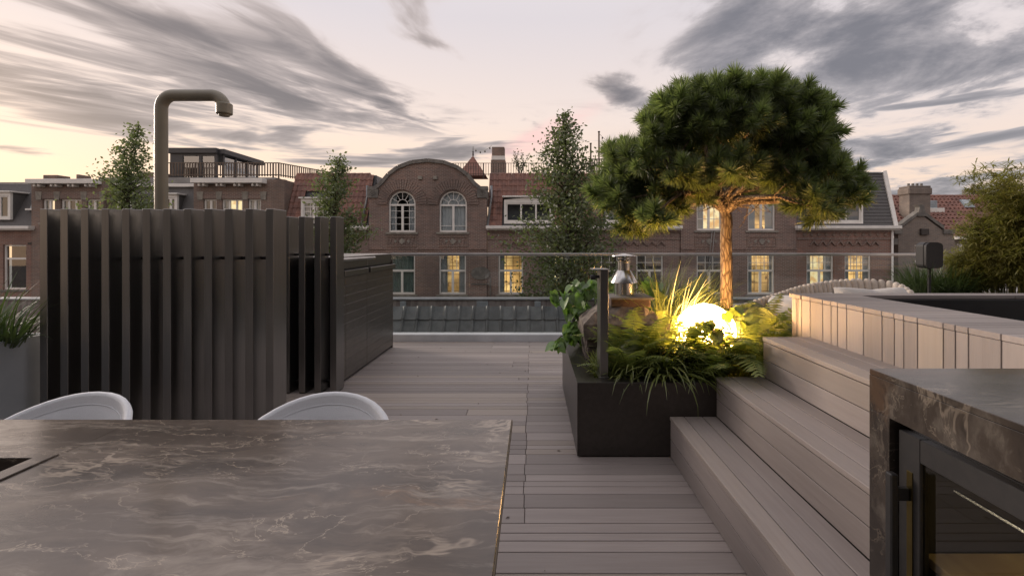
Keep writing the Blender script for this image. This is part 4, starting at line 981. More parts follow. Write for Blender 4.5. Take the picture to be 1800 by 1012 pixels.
def bamboo(px, k, hpx, wpx, n, lab, seed):
    q = random.Random(seed); loc = Vector((at(px, 0, k).x, Dk(k), .885)); rt = root('bamboo', lab, 'bamboo', loc, 'bamboo in the raised bed'); H = at(0, hpx, k).z - .885; W = wpx / k; cu = MB(); lf = MB()
    for c in range(n):
        a = q.uniform(0, 6.28); r = W * .22 * math.sqrt(q.random()); o = loc + Vector((r * math.cos(a), r * math.sin(a) * .8, 0)); h = H * q.uniform(.55, 1.0)
        path = blade_path(o, a + q.uniform(-.8, .8), h * 1.05, R(q.uniform(0, 9)), R(q.uniform(8, 42)), 10); cu.tube(path, [.008 - .0006 * i for i in range(11)], 5, False)
        for i in range(3, 11):
            for b in range(int(8 + 5 * q.random())):
                d = Vector((q.uniform(-1, 1), q.uniform(-1, 1), q.uniform(-.2, .6))).normalized(); s = path[i]; tw = s + d * q.uniform(.05, .26)
                cu.tube([s, tw], [.0025, .0015], 3, False)
                for e in range(9):
                    p0 = s.lerp(tw, q.uniform(.4, 1)); an = q.uniform(0, 6.28); strip(lf, blade_path(p0, an, q.uniform(.07, .14), R(q.uniform(50, 110)), R(q.uniform(10, 60)), 3), [.002, .0065, .005, .0005])
    part('culms', cu, 'bamboo_leaf', rt, True, recalc=False); part('foliage', lf, 'bamboo_leaf', rt, recalc=False)
bamboo(1812, 150, 300, 130, 40, 'tallest bamboo clump at the right edge of the photo', 5)
bamboo(1770, 146, 385, 100, 34, 'middle bamboo clump, lower and yellower, before the red roof', 6)
bamboo(1718, 140, 448, 70, 26, 'lowest bamboo clump beside the grass tufts', 7)

# ------------------------------------------------------------------ neighbour's tiled roof just past the glass, and the parapet behind it
nr = root('tiled_roof', 'low dark grey tiled roof of the neighbour just beyond the glass balustrade', 'roof', (0, 8.5, -.5))
TWD, TH_ = .25, .205; yb_, zb_ = 8.42, -.24; sl = math.atan2(.205, .115)
def near_tile():
    mb = MB(); prof = [(-.125, .030), (-.112, .046), (-.092, .046), (-.076, .026), (-.06, .012), (.02, .006), (.09, .010), (.125, .024)]
    L = .26; vs = []
    for yy in (0, L):
        for x, z in prof: vs.append((x, yy, z + (.022 if yy == 0 else 0)))
    n = len(prof); mb.add(vs, [(i, i + 1, n + i + 1, n + i) for i in range(n - 1)]); mb.add([(x, 0, z + .022) for x, z in prof] + [(x, 0, z - .002) for x, z in prof], [(i, i + 1, n + i + 1, n + i) for i in range(n - 1)])
    return mb.mesh('roof_tile', 'tile_grey', False, False)
ntm = near_tile(); rt_ = random.Random(3)
for r in range(3):
    for c in range(-16, 28):
        link('roof_tile', ntm, nr, (c * TWD + .03 + rt_.uniform(-.004, .004), yb_ + .115 * r, zb_ + .205 * r), Euler((sl + R(rt_.uniform(-1, 1)), 0, R(rt_.uniform(-.8, .8)))))
part('ridge', MB().tube([(-4.2, yb_ + .36, zb_ + .60), (7.2, yb_ + .36, zb_ + .60)], .03, 8), 'tile_grey', nr)
part('boarding', MB().ext([(-4.2, -1.2), (7.2, -1.2), (7.2, zb_ + .57), (-4.2, zb_ + .57)], yb_ + .40, yb_ + .6), 'dark_panel', nr)
kw = 83.3; pw = root('parapet_wall', 'long grimy brick parapet with a pale coping across the courtyard edge', 'wall', (0, Dk(kw), -2))
zt_ = at(0, 527.5, kw).z
part('wall', MB().box(-11.9, 7.6, Dk(kw), Dk(kw) + .3, -9.6, zt_), 'parapet_brick', pw)
part('coping', MB().box(-11.95, 7.65, Dk(kw) - .03, Dk(kw) + .33, zt_ + .001, zt_ + .035, .006), 'zinc', pw)
for px, w_ in ((709, 10), (848, 20), (945, 11)):
    x = at(px, 0, kw).x; part('lead_flashing', MB().box(x - w_ / 2 / kw, x + w_ / 2 / kw, Dk(kw) - .036, Dk(kw) - .001, zt_ - .42, zt_ - .02, .004), 'lead', pw)

# ------------------------------------------------------------------ the row of houses across the courtyard
KF = 36.0; YF = F / KF; GZ = -9.6
def fx(px, k=KF): return (px - HX) / k
def fz(py, k=KF): return EYE + (HY - py) / k
def arch(x0, x1, zs, zspr, n=14):
    c = (x0 + x1) / 2; r = (x1 - x0) / 2
    return [(x0, zs), (x1, zs)] + [(c + r * math.cos(math.pi * i / n), zspr + r * math.sin(math.pi * i / n)) for i in range(n + 1)]
rw = random.Random(17)
def window(house, x0, x1, zs, zt, y, inside='dark', style='T', arched=False, grid=(0, 0), sill='stone', fr=.075):
    """x0..x1, sill zs to top zt; y = wall face. frame > pane, room/curtain, sill"""
    yf = y + .09; f = MB(); hw = (x1 - x0)
    if arched:
        rr = hw / 2; zspr = zt - rr; c = (x0 + x1) / 2
        f.plate(arch(x0 + .004, x1 - .004, zs + .004, zspr), [arch(x0 + fr, x1 - fr, zs + fr * 1.2, zspr)[::-1]], yf, yf + .07)
        f.box(x0 + fr, x1 - fr, yf + .003, yf + .06, zspr - .07, zspr + .02)
        f.box(c - .055, c + .055, yf + .002, yf + .06, zs + fr, zspr - .07)
        ri = (rr - fr) * .42
        for i in range(1, 6):
            a = math.pi * i / 6; f.tube([(c + ri * math.cos(a), yf + .03, zspr + ri * math.sin(a)), (c + (rr - fr) * math.cos(a), yf + .03, zspr + (rr - fr) * math.sin(a))], .016, 4, False)
        f.tube([(c + ri * math.cos(math.pi * i / 12), yf + .03, zspr + ri * math.sin(math.pi * i / 12)) for i in range(13)], .018, 4, False)
        if grid[0]:
            for sx in (-1, 1):
                f.box(c + sx * (hw / 4) - .011, c + sx * (hw / 4) + .011, yf + .02, yf + .04, zs + fr, zspr - .07)
            for q in range(1, 4): f.box(x0 + fr, x1 - fr, yf + .021, yf + .039, zs + fr + (zspr - zs - fr) * q / 4 - .010, zs + fr + (zspr - zs - fr) * q / 4 + .010)
        else: f.box(x0 + fr, x1 - fr, yf + .021, yf + .039, zs + .30, zs + .325)
    else:
        f.plate([(x0 + .004, zs + .004), (x1 - .004, zs + .004), (x1 - .004, zt - .004), (x0 + .004, zt - .004)], [[(x0 + fr, zs + fr * 1.2), (x0 + fr, zt - fr), (x1 - fr, zt - fr), (x1 - fr, zs + fr * 1.2)]], yf, yf + .07)
        c = (x0 + x1) / 2; zm = zt
        if style == 'T':
            zm = zt - (zt - zs) * .43; f.box(x0 + fr, x1 - fr, yf + .003, yf + .065, zm - .05, zm + .05)
        if style in ('T', '2'): f.box(c - .055, c + .055, yf + .002, yf + .062, zs + fr, (zm - .05) if style == 'T' else zt - fr)
        if style == '2b':
            for q in (1, 2): f.box(x0 + hw * q / 3 - .04, x0 + hw * q / 3 + .04, yf + .002, yf + .062, zs + fr, zt - fr)
        if style == 'T' and grid[0]:
            for q in range(1, grid[0]): xx = x0 + fr + (hw - 2 * fr) * q / grid[0]; f.box(xx - .014, xx + .014, yf + .02, yf + .04, zm + .05, zt - fr)
            for q in range(1, grid[1]): zz = zm + (zt - fr - zm) * q / grid[1]; f.box(x0 + fr, x1 - fr, yf + .021, yf + .039, zz - .014, zz + .014)
        elif grid[0]:
            for q in range(1, grid[0]): xx = x0 + fr + (hw - 2 * fr) * q / grid[0]; f.box(xx - .014, xx + .014, yf + .02, yf + .04, zs + fr, zt - fr)
            for q in range(1, grid[1]): zz = zs + (zt - zs) * q / grid[1]; f.box(x0 + fr, x1 - fr, yf + .021, yf + .039, zz - .014, zz + .014)
    o = part('window', f, 'white_paint', house)
    zb2, zt2 = zs + .03, zt - .03
    g = MB()
    if arched: g.plate(arch(x0 + .03, x1 - .03, zb2, zt - hw / 2), [], yf + .045, yf + .05)
    else: g.box(x0 + .03, x1 - .03, yf + .045, yf + .05, zb2, zt2)
    part('pane', g, 'window_glass', o)
    if sill: part('sill', MB().box(x0 - .13, x1 + .13, y - .07, y + .085, zs - .10, zs - .002, .008), sill if sill in MATS else 'stone', o)
    yb = yf + (.55 if inside.startswith('lit') or inside in ('dark', 'sky') else .16)
    if inside in ('curtain', 'green', 'part', 'lit', 'litb'):
        cm = MB(); nn = 34; spans = [(x0, x1)] if inside in ('curtain', 'green') else [(x0, x0 + hw * rw.uniform(.18, .34)), (x1 - hw * rw.uniform(.12, .32), x1)][:rw.choice((1, 2, 2))]
        for a, b in spans:
            vs = []
            for i in range(nn + 1):
                xx = a + (b - a) * i / nn; yy = yf + .16 + .028 * math.sin(i * 1.25 + rw.random() * .5)
                vs += [(xx, yy, zs), (xx, yy, zt)]
            cm.add(vs, [(2 * i, 2 * i + 2, 2 * i + 3, 2 * i + 1) for i in range(nn)])
        part('curtain', cm, 'curtain_green' if inside == 'green' else 'curtain_white', o, True, recalc=False)
        yb = yf + .9
    mat = {'lit': 'lit_room', 'litb': 'lit_bright'}.get(inside, 'room_dark'); m_ = .25
    rm = MB().add([(x0 - m_, yb, zs - m_), (x1 + m_, yb, zs - m_), (x1 + m_, yb, zt + m_), (x0 - m_, yb, zt + m_)], [(0, 1, 2, 3)])
    part('room', rm, mat, o, recalc=False)
    return o
def rect(x0, x1, z0, z1): return [(x0, z0), (x1, z0), (x1, z1), (x0, z1)]
def band(mb, x0, x1, z0, z1, d, y): return mb.box(x0, x1, y - d, y - .001, z0, z1)
def pantiles(house, poly_x, z0, z1, y0, y1, holes=(), mat='pantile', pitch=.235, row=.31, off=0.0, clip=None):
    """S-shaped clay tiles on a slope from (y0,z0) up to (y1,z1); holes are (x0,x1,z0,z1) left open"""
    mb = MB(); x0, x1 = poly_x; L = math.hypot(z1 - z0, y1 - y0); nr_ = max(1, round(L / row)); cs = [(0, .052), (.22, .070), (.42, .040), (.62, .010), (.85, .012), (1.0, .052)]
    nrm = Vector((0, -(z1 - z0), (y1 - y0))).normalized(); nc = int((x1 - x0) / pitch)
    for r in range(nr_):
        t0, t1 = r / nr_, (r + 1) / nr_
        for c in range(nc):
            xa = x0 + c * pitch + (off if r % 2 else 0); zc = z0 + (z1 - z0) * (t0 + t1) / 2; xc = xa + pitch / 2
            if any(h[0] < xc < h[1] and h[2] < zc < h[3] for h in holes): continue
            if clip and not clip(xc, zc): continue
            vs = []
            jj = rw.uniform(-.006, .006)
            for t, lift in ((t0, .030), (t1 + .004, .0)):
                for u, d in cs:
                    p = Vector((xa + u * pitch, y0 + (y1 - y0) * t, z0 + (z1 - z0) * t)) + nrm * (d + lift + jj); vs.append(p)
            n = len(cs); vs += [Vector(v) - nrm * .03 for v in vs[:n]]
            mb.add(vs, [(i, i + 1, n + i + 1, n + i) for i in range(n - 1)] + [(i, 2 * n + i, 2 * n + i + 1, i + 1) for i in range(n - 1)])
    part('roof_tiles', mb, mat, house, kind='stuff', recalc=False)
    back = MB().add([(x0, y0 + .03, z0), (x1, y0 + .03, z0), (x1, y1 + .03, z1), (x0, y1 + .03, z1)], [(0, 1, 2, 3)])
    return back
def dormer(house, x0, x1, z0, z1, y, yb, inside, style='2', grid=(0, 0), top=0, mat='white_paint', cheek='slate'):
    d = MB(); t = .10
    d.plate(rect(x0, x1, z0, z1) if not top else [(x0, z0), (x1, z0), (x1, z1), ((x0 + x1) / 2, z1 + top), (x0, z1)], [rect(x0 + t, x1 - t, z0 + t, z1 - .16)[::-1]], y, y + .12)
    d.box(x0 - .08, x1 + .08, y - .12, yb, z1 + (.0 if not top else top), z1 + .07 + top, .01)
    o = part('dormer', d, mat, house)
    for xc in (x0 + .03, x1 - .03): part('cheek', MB().box(xc - .02, xc + .02, y + .121, yb, z0, z1 - .01), cheek, o)
    window(house, x0 + t, x1 - t, z0 + t, z1 - .16, y - .06, inside, style, False, grid, None, .06)
def zigzag(mb, x0, x1, zt, h, n, y, d):
    w_ = (x1 - x0) / n
    for i in range(n): a = x0 + i * w_; mb.ext([(a, zt - h), (a + w_ * .5, zt), (a + w_, zt - h), (a + w_ * .86, zt - h), (a + w_ * .5, zt - h * .28), (a + w_ * .14, zt - h)], y - d, y - .002)
def diamonds(mb, x0, x1, z, s, n, y, d=.03):
    for i in range(n): c = x0 + (x1 - x0) * (i + .5) / n; mb.ext([(c - s, z), (c, z - s), (c + s, z), (c, z + s)], y - d, y - .002)
def tilefrieze(house, x0, x1):
    f = MB(); band(f, x0, x1, fz(408), fz(405.5), .10, YF); band(f, x0, x1, fz(420.5), fz(418), .05, YF)
    zigzag(f, x0 + .6, x1 - .7, fz(422), .26, max(3, round((x1 - x0 - 1.3) / .445)), YF, .09); part('frieze', f, 'brick_dark', house, kind='stuff')
    dm = MB(); diamonds(dm, x0 + .2, x1 - .2, fz(412), .105, max(4, round((x1 - x0 - .4) / .375)), YF, .03); part('diamond_band', dm, 'brick_brown', house, kind='stuff')
def gutter(house, x0, x1, py0=397, py1=404.5, y=YF):
    g = MB(); g.box(x0, x1, y - .34, y - .002, fz(py1) + .06, fz(py0), .012); g.box(x0 + .03, x1 - .03, y - .24, y - .003, fz(py1), fz(py1) + .059, .008); part('gutter', g, 'white_paint', house)
def downpipe(house, px, z0, z1, y=YF, mat='zinc'):
    part('downpipe', MB().tube([(fx(px), y - .09, z0), (fx(px), y - .09, z1)], .05, 8), mat, house, True)
LZ0, LZ1 = fz(517), fz(444.5)
def lower(house, wins):
    for a, b, ins, g in wins: window(house, fx(a), fx(b), LZ0, LZ1, YF, ins, 'T', False, g)
def lowholes(wins): return [rect(fx(a), fx(b), LZ0, LZ1)[::-1] for a, b, *_ in wins]

# -- gabled house, left of the pine
def gable_house(px0, px1, centres, label, wins, upper):
    h = root('gabled_house', label, 'house', (fx((px0 + px1) / 2), YF, GZ), 'gabled brick houses across the courtyard')
    x0, x1 = fx(px0), fx(px1); Y = YF - .06
    c = (px0 + px1) / 2; s = (px1 - px0) / 205.0
    arc = [(-104, 347), (-104, 334), (-90, 334), (-79, 325), (-66, 309), (-50, 297), (-27, 288.5), (0, 285.6), (27, 288.5), (50, 297), (66, 309), (79, 325), (90, 334), (104, 334), (104, 347)]
    arc = [(fx(c + a * s), fz(b)) for a, b in arc]
    wall_pts = [(x0, GZ), (x1, GZ)] + [(min(max(x, x0), x1), z) for x, z in arc[::-1]]
    holes = []
    for (a, b, zt, zs, ar, *_r) in upper: holes.append((arch(fx(a), fx(b), fz(zs), fz(zt) - fx(b) / 2 + fx(a) / 2) if ar else rect(fx(a), fx(b), fz(zs), fz(zt)))[::-1])
    part('wall', MB().plate(wall_pts, holes + lowholes(wins), Y, Y + .34), 'brick_dark', h)
    # coping follows the scrolled gable
    cp_ = MB(); pts = arc[1:-1]
    for i in range(len(pts) - 1):
        (ax, az), (bx_, bz) = pts[i], pts[i + 1]; d = Vector((bx_ - ax, bz - az)).normalized(); nv = Vector((-d.y, d.x)) * .17
        if nv.y < 0: nv = -nv
        cp_.ext([(ax, az), (bx_, bz), (bx_ + nv.x, bz + nv.y), (ax + nv.x, az + nv.y)], Y - .10 - .002 * (i % 2), Y + .40)
    part('coping', cp_, 'stone_grey', h)
    vol = MB()
    for sg in (-1, 1):
        cc = fx(c + sg * 95 * s); vol.ext([(cc - .25, fz(348)), (cc + .25, fz(348)), (cc + .27, fz(333)), (cc - .27, fz(333))], Y - .08, Y - .002)
        vol.tube([(cc + .16 * math.cos(a) * (1 - a / 14), Y - .09, fz(340) + .16 * math.sin(a) * (1 - a / 14)) for a in [i * .6 for i in range(20)]], .02, 5)
    part('scroll_stone', vol, 'stone_grey', h, kind='stuff')
    for (a, b, zt, zs, ar, ins, grid) in upper:
        window(h, fx(a), fx(b), fz(zs), fz(zt), Y, ins, '2', ar, grid)
        cc, rr = fx((a + b) / 2), fx(b) / 2 - fx(a) / 2
        if ar:
            ring = MB(); zspr = fz(zt) - rr
            for q in range(26):
                t0, t1 = math.pi * (q + .08) / 26, math.pi * (q + .92) / 26; r0, r1 = rr + .06, rr + .56
                ring.ext([(cc + r * math.cos(t), zspr + r * math.sin(t)) for r, t in ((r0, t0), (r1, t0), (r1, t1), (r0, t1))], Y - .055 - .012 * (q % 2), Y - .002)
            part('arch_ring', ring, 'brick_dark', h, kind='stuff')
        dm = MB(); diamonds(dm, cc - .20, cc + .20, fz(424), .16, 1, Y, .03); diamonds(dm, cc - .46, cc - .18, fz(424), .085, 1, Y, .03); diamonds(dm, cc + .18, cc + .46, fz(424), .085, 1, Y, .03); part('diamond_ornament', dm, 'stone', h, kind='stuff')
        pn = MB(); pn.plate(rect(cc - .72, cc + .72, fz(434), fz(415)), [rect(cc - .66, cc + .66, fz(434) + .06, fz(415) - .06)[::-1]], Y - .03, Y - .002)
        for q in range(7): pn.tube([(cc - .6 + q * .18, Y - .015, fz(432)), (cc - .48 + q * .18, Y - .015, fz(417))], .014, 4, False)
        part('brick_panel', pn, 'brick_brown', h, kind='stuff')
    lw = MB()
    band(lw, x0, x1, fz(438.5), fz(436.5), .05, Y)
    for a, b, *_ in wins: lw.box(fx(a) - .12, fx(b) + .12, Y - .03, Y - .002, fz(444), fz(439))
    part('brick_courses', lw, 'brick_dark', h, kind='stuff')
    for a, b, ins, g in wins: window(h, fx(a), fx(b), LZ0, LZ1, Y, ins, 'T', False, g)
    for sg in (-1, 1): part('anchor', MB().box(fx(c + sg * 13 * s) - .10, fx(c + sg * 13 * s) + .10, Y - .10, Y - .002, fz(316), fz(310), .01), 'stone', h)
    part('roof', MB().box(x0 + .1, x1 - .1, Y + .35, Y + 7, fz(345), fz(330)), 'slate', h)
    return h
g1 = gable_house(649, 856, None, 'dark brick house with scrolled round gable and two fanlight arched windows', [(683, 730, 'green', (0, 0)), (772, 819.5, 'lit', (3, 1))],
    [(683.5, 731, 335.5, 408, True, 'part', (1, 1)), (772.5, 821, 335.5, 408, True, 'curtain', (0, 0))])
# blind oval plaque on the wall right of the lit window
pl = MB(); ce = (fx(845), fz(480)); pl.ext([(ce[0] + .46 * math.cos(R(15 * i)), ce[1] + .32 * math.sin(R(15 * i))) for i in range(24)], YF - .10, YF - .062); pl.box(fx(861), fx(863.5), YF - .10, YF - .062, fz(525), fz(486)); pl.box(fx(829), fx(861), YF - .095, YF - .062, fz(500), fz(498))
part('plaque', pl, 'stone_grey', g1)
g2 = gable_house(1196, 1399, None, 'brick gabled house half hidden behind the pine crown with warmly lit upper window', [(1224, 1270, 'dark', (3, 2)), (1313, 1361, 'lit', (3, 2))],
    [(1224, 1268, 345, 405, False, 'litb', (4, 3)), (1314, 1362, 345, 405, False, 'lit', (0, 0))])
part('cable', MB().tube([(fx(1250), YF - .15, fz(405)), (fx(1246), YF - .16, fz(440)), (fx(1244), YF - .16, fz(480)), (fx(1237), YF - .16, fz(513)), (fx(1231), YF - .16, fz(500)), (fx(1236), YF - .16, fz(484)), (fx(1248), YF - .17, fz(470)), (fx(1254), YF - .16, fz(405))], .018, 5), 'concrete', g2, True)

# -- tiled mansard houses
def tiled_house(px0, px1, label, wins, dorm, rl=None):
    h = root('tiled_house', label, 'house', (fx((px0 + px1) / 2), YF, GZ), 'red tiled houses across the courtyard'); x0, x1 = fx(px0), fx(px1)
    part('wall', MB().plate([(x0, GZ), (x1, GZ), (x1, fz(398)), (x0, fz(398))], lowholes(wins), YF, YF + .34), 'brick_dark', h)
    lower(h, wins); tilefrieze(h, x0, x1); gutter(h, x0 - .05, x1 + .05)
    zr = fz(308, F / (YF + 1.2)); y1 = YF + 1.2
    hl = [(fx(a) - .05, fx(b) + .05, fz(d) - .3, fz(c) + .3) for a, b, c, d, *_ in dorm]
    bk = pantiles(h, (x0, x1), fz(397), zr, YF + .02, y1, hl, clip=rl); part('roof', bk, 'dark_panel', h)
    rid = MB(); n = int((x1 - x0) / .38)
    for i in range(n): rid.tube([(x0 + i * .38, y1 + .05, zr + .03), (x0 + i * .38 + .36, y1 + .05, zr + .045)], .085, 7)
    part('ridge_tiles', rid, 'pantile', h)
    part('flat_roof', MB().box(x0, x1, y1 + .05, y1 + 6, zr - .4, zr - .02), 'concrete', h)
    for a, b, c, d, ins, g, tp in dorm: dormer(h, fx(a), fx(b), fz(d), fz(c), YF + .05, YF + 1.1, ins, '2' if b - a < 60 else '2b', g, tp)
    return h, zr, y1
hA, zrA, yrA = tiled_house(500, 648, 'red tiled mansard house left of the scrolled gable, partly behind the slim middle tree', [(560, 606, 'dark', (3, 1))], [(528, 572, 349, 392, 'part', (3, 4), 0)])
hB, zrB, yrB = tiled_house(857, 1195, 'wide red tiled mansard house with white dormers between the two gables', [(876, 919.5, 'lit', (1, 1)), (965, 1010, 'litb', (2, 1)), (1056, 1101, 'dark', (3, 2)), (1118.5, 1166, 'dark', (3, 2))], [(886, 972, 351, 393, 'dark', (0, 0), .12), (1064, 1156, 351, 393, 'litb', (0, 0), .12)])
for hh, px in ((hA, 640), (hB, 861), (hB, 1188)):
    part('downpipe', MB().tube([(fx(px) - .1, YF - .12, fz(397)), (fx(px) + .05, YF + .3, fz(345)), (fx(px) + .05, YF + .3, fz(325))], .06, 7), 'zinc', hh, True)

# -- slate mansard house at the right end of the row
h = root('slate_house', 'brick house with slate mansard and white barge boards at the right end of the row', 'house', (fx(1488), YF, GZ))
x0, x1 = fx(1400), fx(1570); wins = [(1418, 1466, 'litb', (4, 2)), (1485, 1532, 'lit', (4, 2))]
part('wall', MB().plate([(x0, GZ), (x1, GZ), (x1, fz(398)), (x0, fz(398))], lowholes(wins), YF, YF + .34), 'brick_red', h)
lower(h, wins); tilefrieze(h, x0, x1); gutter(h, fx(1396), fx(1577))
y1 = YF + 1.0; zr = fz(305, F / y1); xr = fx(1551.5, F / y1)
sr = MB()
for r in range(16):
    t0, t1 = r / 16, (r + 1) / 16; zz = lambda t: fz(397) + (zr - fz(397)) * t; yy = lambda t: YF + .02 + (y1 - YF) * t; xx = lambda t: fx(1571) + (xr - fx(1571)) * t
    sr.add([(x0, yy(t0) - .03, zz(t0)), (xx(t0), yy(t0) - .03, zz(t0)), (xx(t1), yy(t1), zz(t1)), (x0, yy(t1), zz(t1)), (x0, yy(t0), zz(t0)), (xx(t0), yy(t0), zz(t0))], [(0, 1, 2, 3), (0, 4, 5, 1)])
part('slate_roof', sr, 'slate', h)
bb = MB(); e0, e1 = Vector((fx(1571), YF - .05, fz(397))), Vector((xr, y1 - .03, zr + .12)); ws_, ds_ = Vector((.19, 0, .03)), Vector((0, .16, 0))
bb.add([e0, e0 + ws_, e1 + ws_, e1, e0 + ds_, e0 + ws_ + ds_, e1 + ws_ + ds_, e1 + ds_], [(0, 1, 2, 3), (4, 7, 6, 5), (0, 4, 5, 1), (1, 5, 6, 2), (2, 6, 7, 3), (3, 7, 4, 0)])
part('barge_board', bb, 'white_paint', h); part('ridge_flashing', MB().box(x0, xr, y1 - .05, y1 + .12, zr, zr + .07), 'zinc', h)
part('gable_end', MB().box(x1 - .2, x1 - .01, YF + .35, YF + 6, GZ, fz(398)), 'brick_red', h)
dormer(h, fx(1433), fx(1518), fz(393), fz(348), YF + .03, YF + .95, 'litb', '2b')
downpipe(h, 1566, GZ, fz(405), mat='white_paint')

# -- stone-trimmed cottage gable and red roof beyond, at the right
KR = 33.0; YR = F / KR
h = root('small_gabled_house', 'small brown brick gable with stone kneelers between the slate house and the red roof', 'house', (fx(1625, 35), F / 35, GZ)); k = 35.0; Y = F / k
X = lambda p: fx(p, k); Z = lambda p: fz(p, k)
part('wall', MB().plate([(X(1579), GZ), (X(1678), GZ), (X(1678), Z(420)), (X(1674), Z(406)), (X(1656), Z(404)), (X(1622), Z(379)), (X(1614), Z(379)), (X(1583), Z(402)), (X(1579), Z(406))], [rect(X(1608), X(1628), Z(461), Z(430))[::-1]], Y, Y + .3), 'brick_grey', h)
for a, b in (((1580, 402), (1614, 377)), ((1622, 377), (1658, 403))):
    part('coping_stone', MB().ext([(X(a[0]), Z(a[1])), (X(b[0]), Z(b[1])), (X(b[0]), Z(b[1] - 6)), (X(a[0]), Z(a[1] - 6))], Y - .07, Y + .34), 'stone_grey', h)
for a in ((1570, 1584, 411, 403, .08), (1657, 1677, 411, 403, .081), (1569, 1577, 430, 419, .05)): part('kneeler_stone', MB().box(X(a[0]), X(a[1]), Y - a[4], Y + .3, Z(a[2]), Z(a[3])), 'stone_grey', h)
part('finial', MB().ext([(X(1611), Z(380)), (X(1625), Z(380)), (X(1622), Z(362)), (X(1625), Z(360)), (X(1610), Z(360)), (X(1614), Z(364))], Y - .10, Y + .2), 'stone_grey', h)
part('niche_stone', MB().box(X(1616), X(1630), Y - .14, Y - .002, Z(413), Z(402), .02), 'iron', h)
window(h, X(1608), X(1628), Z(461), Z(430), Y, 'part', '2')
bk = pantiles(h, (X(1572), X(1614)), Z(402), Z(382), Y + .35, Y + 2.0, mat='pantile_old'); part('roof', bk, 'dark_panel', h)
h = root('red_roofed_house', 'long house with a weathered red tile roof and two chimneys at the far right', 'house', (fx(1730, KR), YR, GZ)); k = KR; X = lambda p: fx(p, k); Z = lambda p: fz(p, k)
yT = YR + 3.4; kT = F / yT; zT = fz(346.5, kT); xa, xb = X(1550), X(2050)
part('wall', MB().plate([(xa, GZ), (xb, GZ), (xb, Z(420)), (xa, Z(420))], [rect(X(1682), X(1700), Z(480), Z(428))[::-1]], YR, YR + .3), 'brick_grey', h)
window(h, X(1682), X(1700), Z(480), Z(428), YR, 'dark', '2')
bk = pantiles(h, (xa, xb), Z(415), zT, YR + .0, yT, mat='pantile_old', pitch=.24, row=.34, off=.12); part('roof', bk, 'dark_panel', h)
rid = MB()
for i in range(int((xb - xa) / .4)): rid.tube([(xa + i * .4, yT + .03, zT + .05), (xa + i * .4 + .38, yT + .03, zT + .065)], .09, 7)
part('ridge_tiles', rid, 'pantile_old', h)
gg = MB(); gg.box(X(1676), xb, YR - .30, YR - .002, Z(421), Z(415.5), .01); part('gutter', gg, 'white_paint', h)
part('downpipe', MB().tube([(X(1713), YR - .09, Z(470)), (X(1713), YR - .09, Z(421))], .06, 8), 'white_paint', h, True)
kc = F / (YR + 1.3); cxp = fx(1609.5, kc); cm = MB(); Yc = YR + 1.0
def zc(p): return fz(p, kc)
cm.box(cxp - .58, cxp + .58, Yc, Yc + .75, zc(395), zc(343)); cm.box(cxp - .66, cxp + .66, Yc - .07, Yc + .82, zc(343) + .003, zc(331), .05); cm.box(cxp - .60, cxp + .60, Yc - .03, Yc + .78, zc(331) + .002, zc(327.5), .03)
chm = part('chimney', cm, 'brick_grey', h)
for q in range(4): part('chimney_pot', MB().tube([(cxp - .36 + q * .24, Yc + .35, zc(327.4)), (cxp - .36 + q * .24, Yc + .35, zc(322.5))], .065, 8), 'stone_grey', chm)
kc2 = F / (yT + .8); c2x = fx(1715.5, kc2); cm = MB(); cm.box(c2x - .50, c2x + .50, yT + .6, yT + 1.2, fz(360, kc2), fz(337, kc2)); cm.lathe([(.60, fz(337, kc2)), (.58, fz(334, kc2)), (.34, fz(331, kc2)), (0, fz(330.5, kc2))], (c2x, yT + .9, 0), 16)
c2 = part('chimney', cm, 'stone_grey', h); part('chimney_pot', MB().tube([(c2x - .08, yT + .9, fz(332, kc2)), (c2x - .08, yT + .9, fz(322.5, kc2))], .09, 8), 'stone_grey', c2)
sk = MB(); tt = lambda p: (zz_(p), yy_(p))
def on_roof(px, py):
    # point on the slope seen at that pixel
    best = None
    for i in range(400):
        t = i / 400; y_ = YR + (yT - YR) * t; z_ = Z(415) + (zT - Z(415)) * t; kk = F / y_
        if HY - (z_ - EYE) * kk <= py: best = Vector(((px - HX) / kk, y_, z_)); break
    return best or Vector(((px - HX) / kT, yT, zT))
nrm_r = Vector((0, -(zT - Z(415)), yT - YR)).normalized()
def roof_quad(name, a, mat, lift):
    pts = [on_roof(*p) + nrm_r * lift for p in a]; low_ = [p - nrm_r * .14 for p in pts]
    return part(name, MB().add(pts + low_, [(0, 1, 2, 3), (0, 4, 5, 1), (1, 5, 6, 2), (2, 6, 7, 3), (3, 7, 4, 0)]), mat, h)
roof_quad('skylight', [(1696, 365), (1711, 365), (1702, 355), (1687, 355)], 'window_glass', .16); roof_quad('skylight_frame', [(1695, 367), (1713, 367), (1703, 354), (1685, 354)], 'lead', .12)
v = on_roof(1637, 368); part('roof_hatch', MB().box(v.x - .25, v.x + .25, v.y - .15, v.y + .7, v.z - .1, v.z + .5, .03), 'lead', h); part('hatch_apron', MB().box(v.x - .32, v.x + .5, v.y - .35, v.y - .155, v.z - .2, v.z + .05, .02), 'white_paint', h)

